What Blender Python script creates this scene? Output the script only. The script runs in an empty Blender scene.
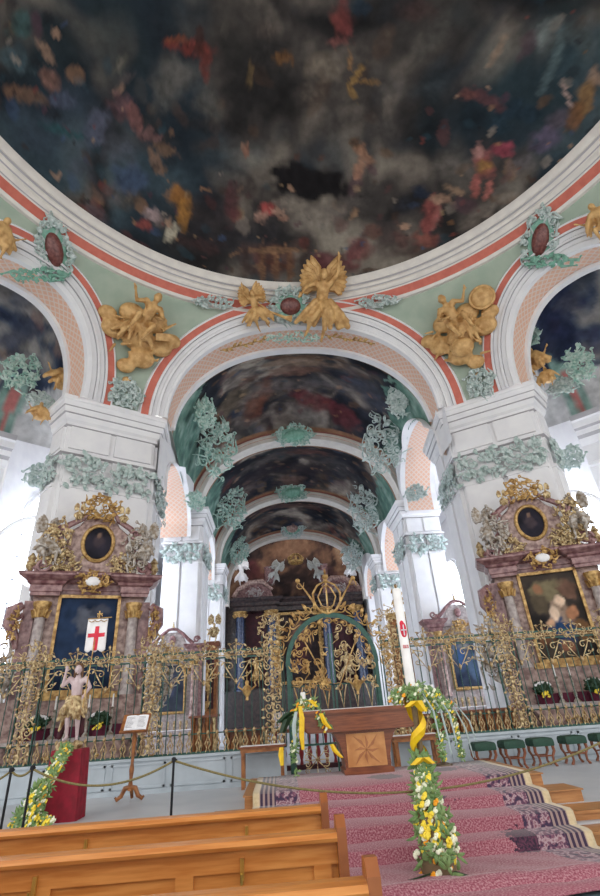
import bpy, math, random
import numpy as np
from mathutils import Vector, Matrix
from math import sin, cos, pi, radians, sqrt, atan2, hypot
rnd = random.Random(7)
scene = bpy.context.scene
COL = scene.collection
# ---------------------------------------------------------------- camera model
F = 487.0; TH = radians(28.1); RO = math.atan2(63, 912); EYE = Vector((0, 0, 1.65)); YAW = radians(4.0)
def _basis():
    fw = Vector((sin(YAW)*cos(TH), cos(YAW)*cos(TH), sin(TH)))
    r0 = Vector((cos(YAW), -sin(YAW), 0)); u0 = r0.cross(fw)
    return cos(RO)*r0 - sin(RO)*u0, sin(RO)*r0 + cos(RO)*u0, fw
def _vpx():
    r, u, fw = _basis(); d = Vector((0, 1, 0)); return 300 + F*d.dot(r)/d.dot(fw)
lo, hi = -.5, .5
for _ in range(50):
    YAW = (lo+hi)/2
    if _vpx() > 280: lo = YAW
    else: hi = YAW
RT, UP, FW = _basis()
def ray(x, y): return FW + RT*((x-300)/F) - UP*((y-448)/F)
def aY(x, y, Y): d = ray(x, y); return EYE + d*(Y/d.y)
def aZ(x, y, Z): d = ray(x, y); return EYE + d*((Z-EYE.z)/d.z)
cam = bpy.data.cameras.new('camera'); co = bpy.data.objects.new('camera', cam); COL.objects.link(co)
cam.sensor_fit = 'VERTICAL'; cam.sensor_height = 36.0; cam.lens = F/896*36; cam.clip_end = 300; cam.clip_start = .05
co.matrix_world = Matrix(((RT.x, UP.x, -FW.x, EYE.x), (RT.y, UP.y, -FW.y, EYE.y), (RT.z, UP.z, -FW.z, EYE.z), (0, 0, 0, 1)))
scene.camera = co
AX = 1.3; CY = 4.4; ZC = 8.08; RS = 12.76; FZ = .3
# ---------------------------------------------------------------- materials
MATS = {}
def lin(c): return tuple(((v/255)/12.92 if v/255 <= .04045 else (((v/255)+.055)/1.055)**2.4) for v in c)
def M(name, rgb, rough=.6, metal=0.0, rgb2=None, scale=6, bump=0.0, emit=0, detail=3, spec=.5, stretch=None, contrast=(.35, .65)):
    m = bpy.data.materials.new(name); m.use_nodes = True; nt = m.node_tree; b = nt.nodes['Principled BSDF']
    c = (*lin(rgb), 1); b.inputs['Base Color'].default_value = c
    b.inputs['Roughness'].default_value = rough; b.inputs['Metallic'].default_value = metal
    b.inputs['Specular IOR Level'].default_value = spec
    tc = nt.nodes.new('ShaderNodeTexCoord'); mp = nt.nodes.new('ShaderNodeMapping'); nt.links.new(tc.outputs['Object'], mp.inputs[0])
    if stretch: mp.inputs['Scale'].default_value = stretch
    nz = nt.nodes.new('ShaderNodeTexNoise'); nz.inputs['Scale'].default_value = scale; nz.inputs['Detail'].default_value = detail
    nt.links.new(mp.outputs[0], nz.inputs['Vector'])
    rp = nt.nodes.new('ShaderNodeValToRGB'); rp.color_ramp.elements[0].position = contrast[0]; rp.color_ramp.elements[1].position = contrast[1]
    rp.color_ramp.elements[0].color = c; rp.color_ramp.elements[1].color = (*lin(rgb2), 1) if rgb2 else tuple(min(1, v*1.12) for v in c[:3])+(1,)
    nt.links.new(nz.outputs[0], rp.inputs[0]); nt.links.new(rp.outputs[0], b.inputs['Base Color'])
    if bump:
        bp = nt.nodes.new('ShaderNodeBump'); bp.inputs['Strength'].default_value = bump; bp.inputs['Distance'].default_value = .02
        nt.links.new(nz.outputs[0], bp.inputs['Height']); nt.links.new(bp.outputs[0], b.inputs['Normal'])
    if emit:
        b.inputs['Emission Color'].default_value = c; b.inputs['Emission Strength'].default_value = emit
    MATS[name] = m; return m
def painted(name, rough=.75):
    m = bpy.data.materials.new(name); m.use_nodes = True; nt = m.node_tree; b = nt.nodes['Principled BSDF']
    a = nt.nodes.new('ShaderNodeVertexColor'); a.layer_name = 'paint'
    tc = nt.nodes.new('ShaderNodeTexCoord'); nz = nt.nodes.new('ShaderNodeTexNoise'); nz.inputs['Scale'].default_value = 3.5; nz.inputs['Detail'].default_value = 6
    nt.links.new(tc.outputs['Object'], nz.inputs['Vector'])
    mr = nt.nodes.new('ShaderNodeMapRange'); mr.inputs[1].default_value = .3; mr.inputs[2].default_value = .7; mr.inputs[3].default_value = .82; mr.inputs[4].default_value = 1.18
    nt.links.new(nz.outputs[0], mr.inputs[0])
    mx = nt.nodes.new('ShaderNodeVectorMath'); mx.operation = 'SCALE'
    nt.links.new(a.outputs['Color'], mx.inputs[0]); nt.links.new(mr.outputs[0], mx.inputs['Scale']); nt.links.new(mx.outputs[0], b.inputs['Base Color'])
    b.inputs['Roughness'].default_value = rough; b.inputs['Specular IOR Level'].default_value = .15
    return m
WHITE = M('white_stucco', (230, 229, 230), .7, rgb2=(222, 221, 224), scale=2)
WHITE2 = M('cream_moulding', (226, 220, 212), .6, rgb2=(214, 208, 202), scale=3)
GROOVE = M('grey_stucco', (168, 165, 168), .7, scale=3)
RED = M('red_band', (204, 112, 94), .6, rgb2=(192, 100, 84), scale=4)
GREEN = M('sage_plaster', (168, 180, 164), .7, rgb2=(154, 170, 154), scale=1.6)
TEAL = M('teal_stucco', (128, 170, 156), .5, rgb2=(196, 212, 204), scale=7)
TEALG = M('sea_green_stucco', (108, 160, 140), .45, rgb2=(140, 184, 166), scale=5)
TEALD = M('grey_green_stucco', (150, 170, 164), .6, rgb2=(206, 214, 212), scale=8)
MAROON = M('maroon_marble', (92, 46, 44), .35, rgb2=(130, 80, 74), scale=12)
GOLD = M('gilding', (208, 172, 110), .4, .35, rgb2=(140, 102, 56), scale=9)
GOLDM = M('matt_gilding', (214, 174, 116), .55, .1, rgb2=(178, 134, 80), scale=5, bump=.4)
GOLDP = M('pale_gilding', (222, 200, 154), .4, .25, rgb2=(132, 100, 62), scale=14)
MARB = M('rose_marble', (192, 164, 154), .3, rgb2=(116, 84, 80), scale=7, detail=6)
MARBP = M('pale_marble', (196, 186, 182), .35, rgb2=(150, 136, 136), scale=8, detail=5)
MARBD = M('plum_marble', (106, 66, 70), .28, rgb2=(164, 128, 126), scale=7, detail=6)
SILV = M('silvered_stucco', (196, 190, 184), .45, .15, rgb2=(132, 114, 92), scale=10)
BLUEM = M('blue_marble', (34, 44, 72), .2, rgb2=(62, 76, 104), scale=8, detail=6)
DARKM = M('black_marble', (36, 32, 36), .25, rgb2=(70, 56, 54), scale=5)
DKRED = M('dark_red_cloth', (70, 18, 30), .7, rgb2=(50, 12, 24), scale=5)
IRON = M('green_iron', (36, 70, 62), .4, .3, rgb2=(48, 86, 76), scale=12)
BLACK = M('black_iron', (24, 26, 32), .45, .4)
PLINTH = M('grey_painted_plinth', (184, 194, 202), .55, rgb2=(172, 182, 190), scale=3)
WOOD = M('pew_wood', (212, 144, 78), .34, rgb2=(188, 116, 54), scale=3, stretch=(1, 12, 12), detail=5)
WOODD = M('chestnut_wood', (138, 78, 46), .3, rgb2=(108, 56, 32), scale=4, stretch=(1, 10, 10), detail=5)
WOODM = M('stair_wood', (186, 134, 84), .4, rgb2=(160, 108, 62), scale=3, stretch=(1, 12, 12), detail=5)
WOODL = M('inlay_wood', (206, 150, 92), .35, rgb2=(184, 124, 70), scale=6, detail=5)
WOODC = M('carved_stall_wood', (168, 108, 58), .4, rgb2=(120, 70, 34), scale=8)
FLOORG = M('sanctuary_stone', (204, 207, 212), .4, rgb2=(188, 193, 200), scale=1.2)
FLOORN = M('nave_stone', (104, 128, 134), .35, rgb2=(90, 112, 120), scale=1.5)
CLOTHW = M('white_cloth', (232, 230, 232), .8)
VELVET = M('red_velvet', (150, 14, 44), .7, rgb2=(122, 8, 32), scale=7)
CUSH = M('green_cushion', (36, 74, 58), .7, rgb2=(28, 60, 48), scale=14)
PURP = M('purple_cloth', (92, 28, 52), .8)
ROPE = M('olive_rope', (138, 126, 82), .8, rgb2=(112, 100, 62), scale=60)
SKIN = M('pale_painted_skin', (206, 188, 190), .5, rgb2=(190, 166, 168), scale=7)
HAIR = M('brown_hair', (104, 72, 46), .6)
REDP = M('crimson_paint', (206, 24, 56), .5)
YEL = M('yellow_ribbon', (244, 206, 30), .5, rgb2=(234, 188, 12), scale=12)
YFL = M('yellow_petals', (250, 220, 70), .6); OFL = M('orange_petals', (248, 166, 30), .6)
WFL = M('cream_petals', (238, 240, 214), .6); LEAF = M('leaf_green', (92, 128, 72), .55, rgb2=(132, 158, 100), scale=9)
LEAFD = M('dark_leaf', (26, 54, 30), .5); LBLUE = M('pale_blue_ribbon', (166, 182, 180), .5)
WAX = M('white_wax', (240, 238, 236), .4, spec=.4)
FOL = M('grey_green_foliage', (146, 168, 162), .6, rgb2=(200, 210, 208), scale=9)
BRASS = M('brass', (206, 176, 96), .3, .8)
PAPER = M('book_paper', (236, 236, 240), .7)
PANE = M('bright_window_glass', (236, 244, 255), .3, emit=7.0)
LEADING = M('window_leading', (150, 156, 166), .6)
def trellis():
    m = bpy.data.materials.new('peach_trellis'); m.use_nodes = True; nt = m.node_tree; b = nt.nodes['Principled BSDF']
    uv = nt.nodes.new('ShaderNodeUVMap'); uv.uv_map = 'uv'; sx = nt.nodes.new('ShaderNodeSeparateXYZ'); nt.links.new(uv.outputs[0], sx.inputs[0])
    outs = []
    for op in ('ADD', 'SUBTRACT'):
        a = nt.nodes.new('ShaderNodeMath'); a.operation = op; nt.links.new(sx.outputs[0], a.inputs[0]); nt.links.new(sx.outputs[1], a.inputs[1])
        s = nt.nodes.new('ShaderNodeMath'); s.operation = 'MULTIPLY'; s.inputs[1].default_value = 25; nt.links.new(a.outputs[0], s.inputs[0])
        k = nt.nodes.new('ShaderNodeMath'); k.operation = 'SINE'; nt.links.new(s.outputs[0], k.inputs[0])
        g = nt.nodes.new('ShaderNodeMath'); g.operation = 'GREATER_THAN'; g.inputs[1].default_value = .72; nt.links.new(k.outputs[0], g.inputs[0]); outs.append(g)
    mx = nt.nodes.new('ShaderNodeMath'); mx.operation = 'MAXIMUM'; nt.links.new(outs[0].outputs[0], mx.inputs[0]); nt.links.new(outs[1].outputs[0], mx.inputs[1])
    c = nt.nodes.new('ShaderNodeMixRGB'); c.inputs[1].default_value = (*lin((218, 174, 150)), 1); c.inputs[2].default_value = (*lin((216, 198, 186)), 1)
    nt.links.new(mx.outputs[0], c.inputs[0]); nt.links.new(c.outputs[0], b.inputs['Base Color']); b.inputs['Roughness'].default_value = .7
    return m
TREL = trellis()
FRESCO = painted('fresco_paint')
# ---------------------------------------------------------------- mesh builder
class G:
    def __init__(s, T=None): s.v = []; s.f = []; s.m = []; s.uv = None; s.T = T or Matrix(); s.mi = 0
    def V(s, p): s.v.append(tuple(s.T @ Vector(p))); return len(s.v)-1
    def Fc(s, *i): s.f.append(tuple(i)); s.m.append(s.mi)
    def box(s, x0, x1, y0, y1, z0, z1, taper=0):
        t = taper
        b = [s.V(p) for p in ((x0, y0, z0), (x1, y0, z0), (x1, y1, z0), (x0, y1, z0), (x0+t, y0+t, z1), (x1-t, y0+t, z1), (x1-t, y1-t, z1), (x0+t, y1-t, z1))]
        for q in ((0, 3, 2, 1), (4, 5, 6, 7), (0, 1, 5, 4), (1, 2, 6, 5), (2, 3, 7, 6), (3, 0, 4, 7)): s.Fc(*[b[i] for i in q])
        return s
    def tube(s, pts, r, n=6, cap=True):
        pts = [Vector(p) for p in pts]; N = len(pts); rr = r if isinstance(r, (list, tuple)) else [r]*N
        t = (pts[1]-pts[0]).normalized(); a = t.orthogonal().normalized(); rings = []
        for i, p in enumerate(pts):
            t2 = (pts[min(i+1, N-1)]-pts[max(i-1, 0)])
            if t2.length < 1e-9: t2 = t
            t2 = t2.normalized(); a = a - t2*a.dot(t2)
            a = a.normalized() if a.length > 1e-6 else t2.orthogonal().normalized(); b = t2.cross(a)
            rings.append([s.V(p + (a*cos(2*pi*k/n) + b*sin(2*pi*k/n))*rr[i]) for k in range(n)])
        for i in range(N-1):
            for k in range(n): s.Fc(rings[i][k], rings[i][(k+1) % n], rings[i+1][(k+1) % n], rings[i+1][k])
        if cap: s.Fc(*rings[0][::-1]); s.Fc(*rings[-1])
        return s
    def lathe(s, prof, c=(0, 0, 0), n=16, sx=1, sy=1):
        rings = [[s.V((c[0]+r*sx*cos(2*pi*k/n), c[1]+r*sy*sin(2*pi*k/n), c[2]+z)) for k in range(n)] for r, z in prof]
        for i in range(len(prof)-1):
            for k in range(n): s.Fc(rings[i][k], rings[i][(k+1) % n], rings[i+1][(k+1) % n], rings[i+1][k])
        s.Fc(*rings[0][::-1]); s.Fc(*rings[-1]); return s
    def ell(s, c, r, n=10, k=7, R=None):
        c = Vector(c); rows = []
        if not isinstance(r, (tuple, list)): r = (r, r, r)
        for i in range(k+1):
            th = pi*i/k; row = []
            for j in range(n):
                q = Vector((r[0]*sin(th)*cos(2*pi*j/n), r[1]*sin(th)*sin(2*pi*j/n), r[2]*cos(th)))
                if R: q = R @ q
                if i in (0, k) and j: row.append(row[0])
                else: row.append(s.V(c+q))
            rows.append(row)
        for i in range(k):
            for j in range(n):
                a, b, c2, d = rows[i][j], rows[i][(j+1) % n], rows[i+1][(j+1) % n], rows[i+1][j]
                q = [a]+[x for x in (d, c2, b)]; q2 = []
                for x in q:
                    if x not in q2: q2.append(x)
                if len(q2) > 2: s.Fc(*q2)
        return s
    def cap(s, a, b, ra, rb, n=9):
        a = Vector(a); b = Vector(b); d = b-a; L = max(d.length, 1e-5); d = d/L; P = []; R_ = []
        for i in range(5): t = pi/2*i/4; P.append(a - d*ra*cos(t)); R_.append(max(ra*sin(t), 1e-4))
        for i in range(1, 5): t = pi/2*i/4; P.append(b + d*rb*sin(t)); R_.append(max(rb*cos(t), 1e-4))
        P[4] = a; P.insert(5, b); R_.insert(5, rb)
        return s.tube(P, R_, n)
    def prism(s, out, y0, y1, bev=0):
        """outline in xz, extruded in y"""
        n = len(out); cx = sum(p[0] for p in out)/n; cz = sum(p[1] for p in out)/n
        a = [s.V((x, y1, z)) for x, z in out]; b = [s.V((x, y0+bev, z)) for x, z in out]
        for i in range(n): s.Fc(a[i], b[i], b[(i+1) % n], a[(i+1) % n])
        if bev:
            c = [s.V((x+(cx-x)*min(.9, bev/max(.05, hypot(cx-x, cz-z))), y0, z+(cz-z)*min(.9, bev/max(.05, hypot(cx-x, cz-z))))) for x, z in out]
            for i in range(n): s.Fc(b[i], c[i], c[(i+1) % n], b[(i+1) % n])
            b = c
        s.Fc(*b); s.Fc(*a[::-1]); return s
    def poly(s, out, z0, z1):
        a = [s.V((x, y, z0)) for x, y in out]; b = [s.V((x, y, z1)) for x, y in out]; n = len(out)
        for i in range(n): s.Fc(a[i], a[(i+1) % n], b[(i+1) % n], b[i])
        s.Fc(*a[::-1]); s.Fc(*b); return s
    def grid(s, rows, matrow=None, flip=False, closed=False):
        ids = [[s.V(p) for p in row] for row in rows]
        for i in range(len(ids)-1):
            s.mi = matrow[i] if matrow else s.mi
            n = len(ids[i])
            for j in range(n if closed else n-1):
                k = (j+1) % n
                q = (ids[i][j], ids[i][k], ids[i+1][k], ids[i+1][j]); s.Fc(*(q[::-1] if flip else q))
        return s
    def build(s, name, mats, parent=None, smooth=True, angle=40):
        me = bpy.data.meshes.new(name); me.from_pydata(s.v, [], s.f)
        if not isinstance(mats, (list, tuple)): mats = [mats]
        for m in mats: me.materials.append(m)
        if len(mats) > 1: me.polygons.foreach_set('material_index', s.m)
        if s.uv:
            l = me.uv_layers.new(name='uv')
            li = np.zeros(len(me.loops), dtype=np.int32); me.loops.foreach_get('vertex_index', li)
            l.data.foreach_set('uv', np.array(s.uv, dtype=np.float32)[li].ravel())
        if smooth:
            me.shade_smooth()
            try: me.set_sharp_from_angle(angle=radians(angle))
            except Exception: pass
        me.update()
        o = bpy.data.objects.new(name, me); COL.objects.link(o)
        if parent is not None: o.parent = parent
        return o
def tag(o, label, cat, group=None, kind=None):
    if label: o['label'] = label
    if cat: o['category'] = cat
    if group: o['group'] = group
    if kind: o['kind'] = kind
    return o
def struct(o): o['kind'] = 'structure'; return o
def empty(name, loc=(0, 0, 0), rz=0, s=1):
    o = bpy.data.objects.new(name, None); COL.objects.link(o); o.location = loc; o.rotation_euler = (0, 0, rz); o.scale = (s, s, s); o.empty_display_size = .1; return o
KIDS = {}
def copy_tree(o, parent=None):
    c = o.copy(); COL.objects.link(c)
    if parent: c.parent = parent
    for ch in [x for x in bpy.data.objects if x.parent == o]: copy_tree(ch, c)
    return c
# ---------------------------------------------------------------- noise painting
def _h(ix, iy, iz):
    n = (ix*374761393 + iy*668265263 + iz*2147483647) & 0xffffffff
    n = ((n ^ (n >> 13))*1274126177) & 0xffffffff
    return ((n ^ (n >> 16)) & 0xffff)/65535.0
def vnoise(P):
    i = np.floor(P).astype(np.int64); f = P-i; f = f*f*(3-2*f); r = 0
    for dx in (0, 1):
        for dy in (0, 1):
            for dz in (0, 1):
                w = (f[:, 0] if dx else 1-f[:, 0])*(f[:, 1] if dy else 1-f[:, 1])*(f[:, 2] if dz else 1-f[:, 2])
                r = r + w*_h(i[:, 0]+dx, i[:, 1]+dy, i[:, 2]+dz)
    return r
def fbm(P, o=4):
    r = 0; a = .5; t = 0
    for k in range(o): r = r + a*vnoise(P*(2**k)+17.3*k); t += a; a *= .5
    return r/t
def sm(a, b, x): t = np.clip((x-a)/(b-a), 0, 1); return t*t*(3-2*t)
def paint(o, fn):
    me = o.data; n = len(me.vertices); P = np.zeros(n*3); me.vertices.foreach_get('co', P); P = P.reshape(-1, 3)
    C = fn(P); at = me.color_attributes.new('paint', 'FLOAT_COLOR', 'POINT')
    at.data.foreach_set('color', np.hstack([C, np.ones((n, 1))]).astype(np.float32).ravel())
def ramp(x, stops):
    xs = [s_[0] for s_ in stops]; cs = np.array([lin(s_[1]) for s_ in stops])
    return np.stack([np.interp(x, xs, cs[:, k]) for k in range(3)], 1)
def clouds(P, s=.28, stops=None, seed=0):
    Q = P*s + seed*11.7; W = np.stack([fbm(Q+5.1, 3), fbm(Q+19.7, 3), fbm(Q+41.2, 3)], 1)
    x = fbm(Q*1.3 + 2.6*W, 5); x = (x-.5)*2.1+.5
    return ramp(x, stops or [(0, (20, 22, 28)), (.3, (30, 36, 42)), (.46, (44, 48, 52)), (.56, (54, 50, 48)), (.7, (78, 72, 66)), (.85, (112, 104, 96)), (1, (130, 122, 112))]), W
def billows(P, s, seed, sky, puff):
    """painted sky: a dim sky ramp with rounded cloud banks over it"""
    Q = P*s+seed*7.3; W = np.stack([fbm(Q*.8+5, 3), fbm(Q*.8+19, 3), fbm(Q*.8+41, 3)], 1)-.5; Q2 = Q+W*1.6
    b = 0; a = .5; t = 0
    for k in range(4): b = b+a*np.abs(2*vnoise(Q2*1.1*2**k+k*9.1)-1); t += a; a *= .5
    b = b/t; C = ramp((fbm(Q*1.2+3+W, 4)-.5)*2+.5, sky); m = sm(.38, .5, fbm(Q*.75+60+W*.8, 4))[:, None]
    lit = .55*b/.55+.45*((fbm(Q2*.9+80, 3)-.5)*2.2+.5); return C*(1-m)+ramp(lit, puff)*m
def blobs(P, C, W, L, hit, k=1.0):
    """L: (px, py, rx, ry, angle_deg, colour[, opacity]); hit maps a picture point to the surface"""
    for b in L:
        x, y, rx, ry, an, c = b[:6]; op = b[6] if len(b) > 6 else .85; a = radians(an)
        c0 = np.array(hit(x, y)); A = (np.array(hit(x+cos(a)*2, y+sin(a)*2))-c0)/2*rx; B = (np.array(hit(x-sin(a)*2, y+cos(a)*2))-c0)/2*ry
        D = P-c0; G2 = np.array([[A@A, A@B], [A@B, B@B]]); q = np.stack([D@A, D@B], 1)@np.linalg.inv(G2)
        near = np.linalg.norm(D, axis=1) < 2.2*max(np.linalg.norm(A), np.linalg.norm(B))
        if not near.any(): continue
        sc = 1.2/min(np.linalg.norm(A), np.linalg.norm(B))
        Pn = P[near]; n1 = fbm(Pn*sc+x, 3)-.5; n2 = fbm(Pn*sc+y+31, 3)-.5
        qq = q[near]; d = np.hypot(qq[:, 0]+n1*1.3, qq[:, 1]+n2*1.3); sat = max(c)-min(c); lo_, hi_ = (.2, 1.35) if sat < 26 and op < 1 else (.5, 1.1)
        w = np.minimum(1, (1-sm(lo_, hi_, d))*op*(.8 if sat < 26 and op < 1 else .92)); c = tuple(v*.78+u_*.22 for v, u_ in zip(c, (60, 56, 54)))
        sh = .3+1.4*fbm(Pn*sc*2.0+3, 4)
        C[near] = C[near]*(1-w[:, None]) + np.array(lin(c))*sh[:, None]*w[:, None]
    return C
FIGC = [(150, 112, 84), (120, 60, 52), (96, 60, 60), (150, 124, 96), (60, 76, 104), (44, 66, 76), (28, 26, 30), (140, 128, 118), (110, 80, 56), (84, 54, 66), (176, 140, 116), (70, 50, 40)]
def specks(P, C, n, seed, size=(.18, .5), where=None, op=.6, pal=FIGC):
    R = random.Random(seed); idx = np.arange(len(P)) if where is None else np.nonzero(where)[0]
    for k in range(n):
        c = P[idx[R.randrange(len(idx))]]; s_ = R.uniform(*size); D = P-c; near = np.abs(D).max(1) < s_*2.2
        if not near.any(): continue
        Pn = P[near]; ax = np.array([R.gauss(0, 1), R.gauss(0, 1), R.gauss(0, 1)]); ax /= np.linalg.norm(ax); Dn = D[near]; al = Dn@ax; pe = np.sqrt(np.maximum(0, (Dn**2).sum(1)-al**2))
        d = np.hypot(al/s_, pe/(s_*.45))+(fbm(Pn*2.2/s_*.5+k, 3)-.5)*1.8; w = (1-sm(.6, 1.0, d))*op
        C[near] = C[near]*(1-w[:, None])+np.array(lin(pal[R.randrange(len(pal))]))*(.5+.9*fbm(Pn*4+k, 3))[:, None]*w[:, None]
    return C
# ---------------------------------------------------------------- ornament generators (mesh in local x/z plane, y = towards viewer is negative)
def spiral(g, c, r, a0, turns, sgn, th, tail=.0, dirn=None, depth=.05, n=5, k=14):
    pts = []; rr = []
    for i in range(k+1):
        t = i/k; a = a0 + sgn*turns*2*pi*t; q = r*(1-.86*t)
        pts.append((c[0]+q*cos(a), c[1]-depth*t, c[2]+q*sin(a))); rr.append(th*(1-.55*t))
    if tail:
        p0 = pts[0]; d = (cos(a0-sgn*pi/2), sin(a0-sgn*pi/2))
        pts = [(p0[0]+d[0]*tail*u+cos(a0)*tail*.25*u*u, p0[1], p0[2]+d[1]*tail*u+sin(a0)*tail*.25*u*u) for u in (1, .66, .33)]+pts
        rr = [th*.3, th*.6, th*.85]+rr
    g.tube(pts, rr, n)
def leaf(g, c, L, a, w, bulge=.3):
    """pointed curled leaf"""
    n = 5; ca, sa = cos(a), sin(a); rows = []
    for i in range(n+1):
        t = i/n; ww = w*sin(pi*min(1, t*.92+.06))**.8; ox = L*t; oy = -bulge*L*sin(pi*t*.9)
        row = []
        for s_, dy in ((-1, 0), (-.45, -.3), (0, -.12), (.45, -.3), (1, 0)):
            x = ox; z = s_*ww; row.append((c[0]+x*ca-z*sa, c[1]+oy+dy*w*.8, c[2]+x*sa+z*ca))
        rows.append(row)
    g.grid(rows)
def rocaille(w, h, seed=0, n=16, th=.05, leaves=14, depth=.18, fill=True):
    """a symmetric-ish shell-work cluster of C scrolls and leaves of half-size w,h"""
    R = random.Random(seed); g = G(); n = int(n*1.5); th = th*.7; mn = min(w, h)
    for i in range(n):
        a = 2*pi*i/n+R.uniform(-.2, .2); q = R.uniform(.2, .95) if fill else R.uniform(.75, 1.0)
        c = (w*q*cos(a), -R.uniform(0, depth), h*q*sin(a)); r = R.uniform(.12, .3)*mn
        spiral(g, c, r, a+R.uniform(-1, 1), R.uniform(.8, 1.4), R.choice((-1, 1)), th*R.uniform(.7, 1.2), tail=r*R.uniform(.8, 2.4))
    for i in range(5):   # long C-scrolls giving the cluster its ragged outline
        a = 2*pi*i/5+R.uniform(-.4, .4); c = (w*.5*cos(a), -.02, h*.5*sin(a)); e = (w*1.15*cos(a+.25), -.03, h*1.15*sin(a+.25)); m = (w*.95*cos(a-.2), -.06, h*.95*sin(a-.2))
        g.tube([c, m, e], [th*1.1, th*1.3, th*.4], 5); spiral(g, e, mn*.13, a, 1.2, 1, th*.7)
    for i in range(leaves):
        a = 2*pi*i/leaves+R.uniform(-.3, .3); q = R.uniform(.25, .85) if fill else R.uniform(.75, .9)
        leaf(g, (w*q*cos(a), -R.uniform(0, depth), h*q*sin(a)), R.uniform(.3, .5)*min(w, h), a+R.uniform(-.7, .7), th*R.uniform(1.2, 2.2))
    return g
def foliage_cap(w, h, seed=0, n=60):
    """dense leafy frieze, width w, height h centred"""
    R = random.Random(seed); g = G()
    for i in range(n):
        x = R.uniform(-w/2, w/2); z = R.uniform(-h/2, h/2)*(.75+.25*cos(x*9)); a = R.uniform(-pi*.9, .2) if z < 0 else R.uniform(0, pi)
        leaf(g, (x, -R.uniform(.02, .16), z), R.uniform(.2, .34), a, R.uniform(.05, .09))
    for i in range(n//5):
        x = R.uniform(-w/2, w/2); z = R.uniform(-h/2.3, h/2.3)
        spiral(g, (x, -.12, z), R.uniform(.07, .13), R.uniform(0, 6), 1.1, R.choice((-1, 1)), .03, tail=.15)
    return g
def place(o, p, n_dir):
    """put o at p with its local -y pointing along n_dir (towards the viewer side)"""
    n_dir = Vector(n_dir).normalized(); z = Vector((0, 0, 1)); y = -n_dir; x = y.cross(z).normalized(); z2 = x.cross(y)
    o.matrix_world = Matrix(((x.x, y.x, z2.x, p[0]), (x.y, y.y, z2.y, p[1]), (x.z, y.z, z2.z, p[2]), (0, 0, 0, 1))); return o
# ---------------------------------------------------------------- figures
def remesh(o, vox, it=4, sc=.6):
    m = o.modifiers.new('fuse', 'REMESH'); m.mode = 'VOXEL'; m.voxel_size = vox; m.use_smooth_shade = True
    s_ = o.modifiers.new('soft', 'SMOOTH'); s_.iterations = it; s_.factor = sc*.8
def human(J, S=1.0, girth=1.0, feet=True, wing=False):
    """one continuous body from joints J (unit height figure), returns builder"""
    g = G(); P = {k: Vector(v)*S for k, v in J.items()}; r = lambda x: x*S*girth
    hd = P['head']; nk = P['neck']; ch = P['chest']; pv = P['pelvis']
    g.ell(hd, (r(.052), r(.062), r(.072)), 14, 10); fd = Vector(J.get('face', (0, -1, 0))).normalized()
    g.cap(hd+fd*r(.055)+Vector((0, 0, r(.005))), hd+fd*r(.068)-Vector((0, 0, r(.018))), r(.007), r(.012), 6)
    g.ell(hd+fd*r(.045)-Vector((0, 0, r(.052))), (r(.02), r(.018), r(.016)), 8, 6)
    side = fd.cross(Vector((0, 0, 1))).normalized()
    for s_ in (-1, 1): g.ell(hd+side*s_*r(.052), (r(.012), r(.01), r(.02)), 6, 5)
    g.cap(nk, hd, r(.032), r(.03)); g.cap(ch, nk, r(.075), r(.035)); g.cap(pv, ch, r(.072), r(.08))
    for a in ('L', 'R'):
        sh, el, wr = P['sh'+a], P['el'+a], P['wr'+a]; hp, kn, an = P['hip'+a], P['kn'+a], P['an'+a]
        g.cap(ch, sh, r(.06), r(.04)); g.cap(sh, el, r(.036), r(.027)); g.cap(el, wr, r(.027), r(.017))
        d = (wr-el).normalized(); o = d.orthogonal().normalized(); o2 = d.cross(o); g.cap(wr, wr+d*r(.04), r(.018), r(.022))
        for k in range(4):
            b = wr+d*r(.05)+o*(k-1.5)*r(.012); L = (.036, .043, .04, .03)[k]
            m1 = b+d*r(L*.6); g.cap(b, m1, r(.0075), r(.007), 6); g.cap(m1, m1+(d*.75+o2*.6)*r(L*.5), r(.007), r(.0055), 6)
        tb = wr+d*r(.02)+o*r(.022); g.cap(tb, tb+(d*.7+o*.7)*r(.035), r(.009), r(.007), 6)
        g.cap(pv, hp, r(.066), r(.06)); g.cap(hp, kn, r(.056), r(.036)); g.cap(kn, an, r(.038), r(.021))
        if feet:
            ft = P['ft'+a]; g.cap(an, ft, r(.022), r(.016)); g.cap(an, an+(an-ft)*.25, r(.022), r(.018))
    return g
def flip(J): return {(k[:-1]+('R' if k[-1] == 'L' else 'L') if k[-1] in 'LR' else k): (-v[0], v[1], v[2]) for k, v in J.items()}
STAND = dict(head=(0, -.01, .93), neck=(0, 0, .845), chest=(0, 0, .72), pelvis=(0, 0, .53), shL=(-.115, 0, .81), elL=(-.2, -.05, .68), wrL=(-.2, -.12, .83),
    shR=(.115, 0, .81), elR=(.2, 0, .66), wrR=(.15, -.1, .56), hipL=(-.05, 0, .49), knL=(-.06, -.03, .28), anL=(-.055, .01, .05), ftL=(-.065, -.08, .02),
    hipR=(.05, 0, .49), knR=(.085, -.06, .28), anR=(.07, 0, .05), ftR=(.09, -.09, .02), face=(0, -1, 0))
SIT = dict(head=(0, -.05, .64), neck=(0, -.02, .56), chest=(0, 0, .43), pelvis=(0, .02, .22), shL=(-.115, -.01, .52), elL=(-.24, -.05, .42), wrL=(-.33, -.12, .52),
    shR=(.115, -.01, .52), elR=(.22, -.08, .38), wrR=(.12, -.2, .32), hipL=(-.06, 0, .2), knL=(-.14, -.24, .22), anL=(-.16, -.2, -.03), ftL=(-.19, -.28, -.06),
    hipR=(.06, 0, .2), knR=(.12, -.24, .18), anR=(.06, -.16, -.05), ftR=(.06, -.25, -.08), face=(.2, -1, 0))
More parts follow.
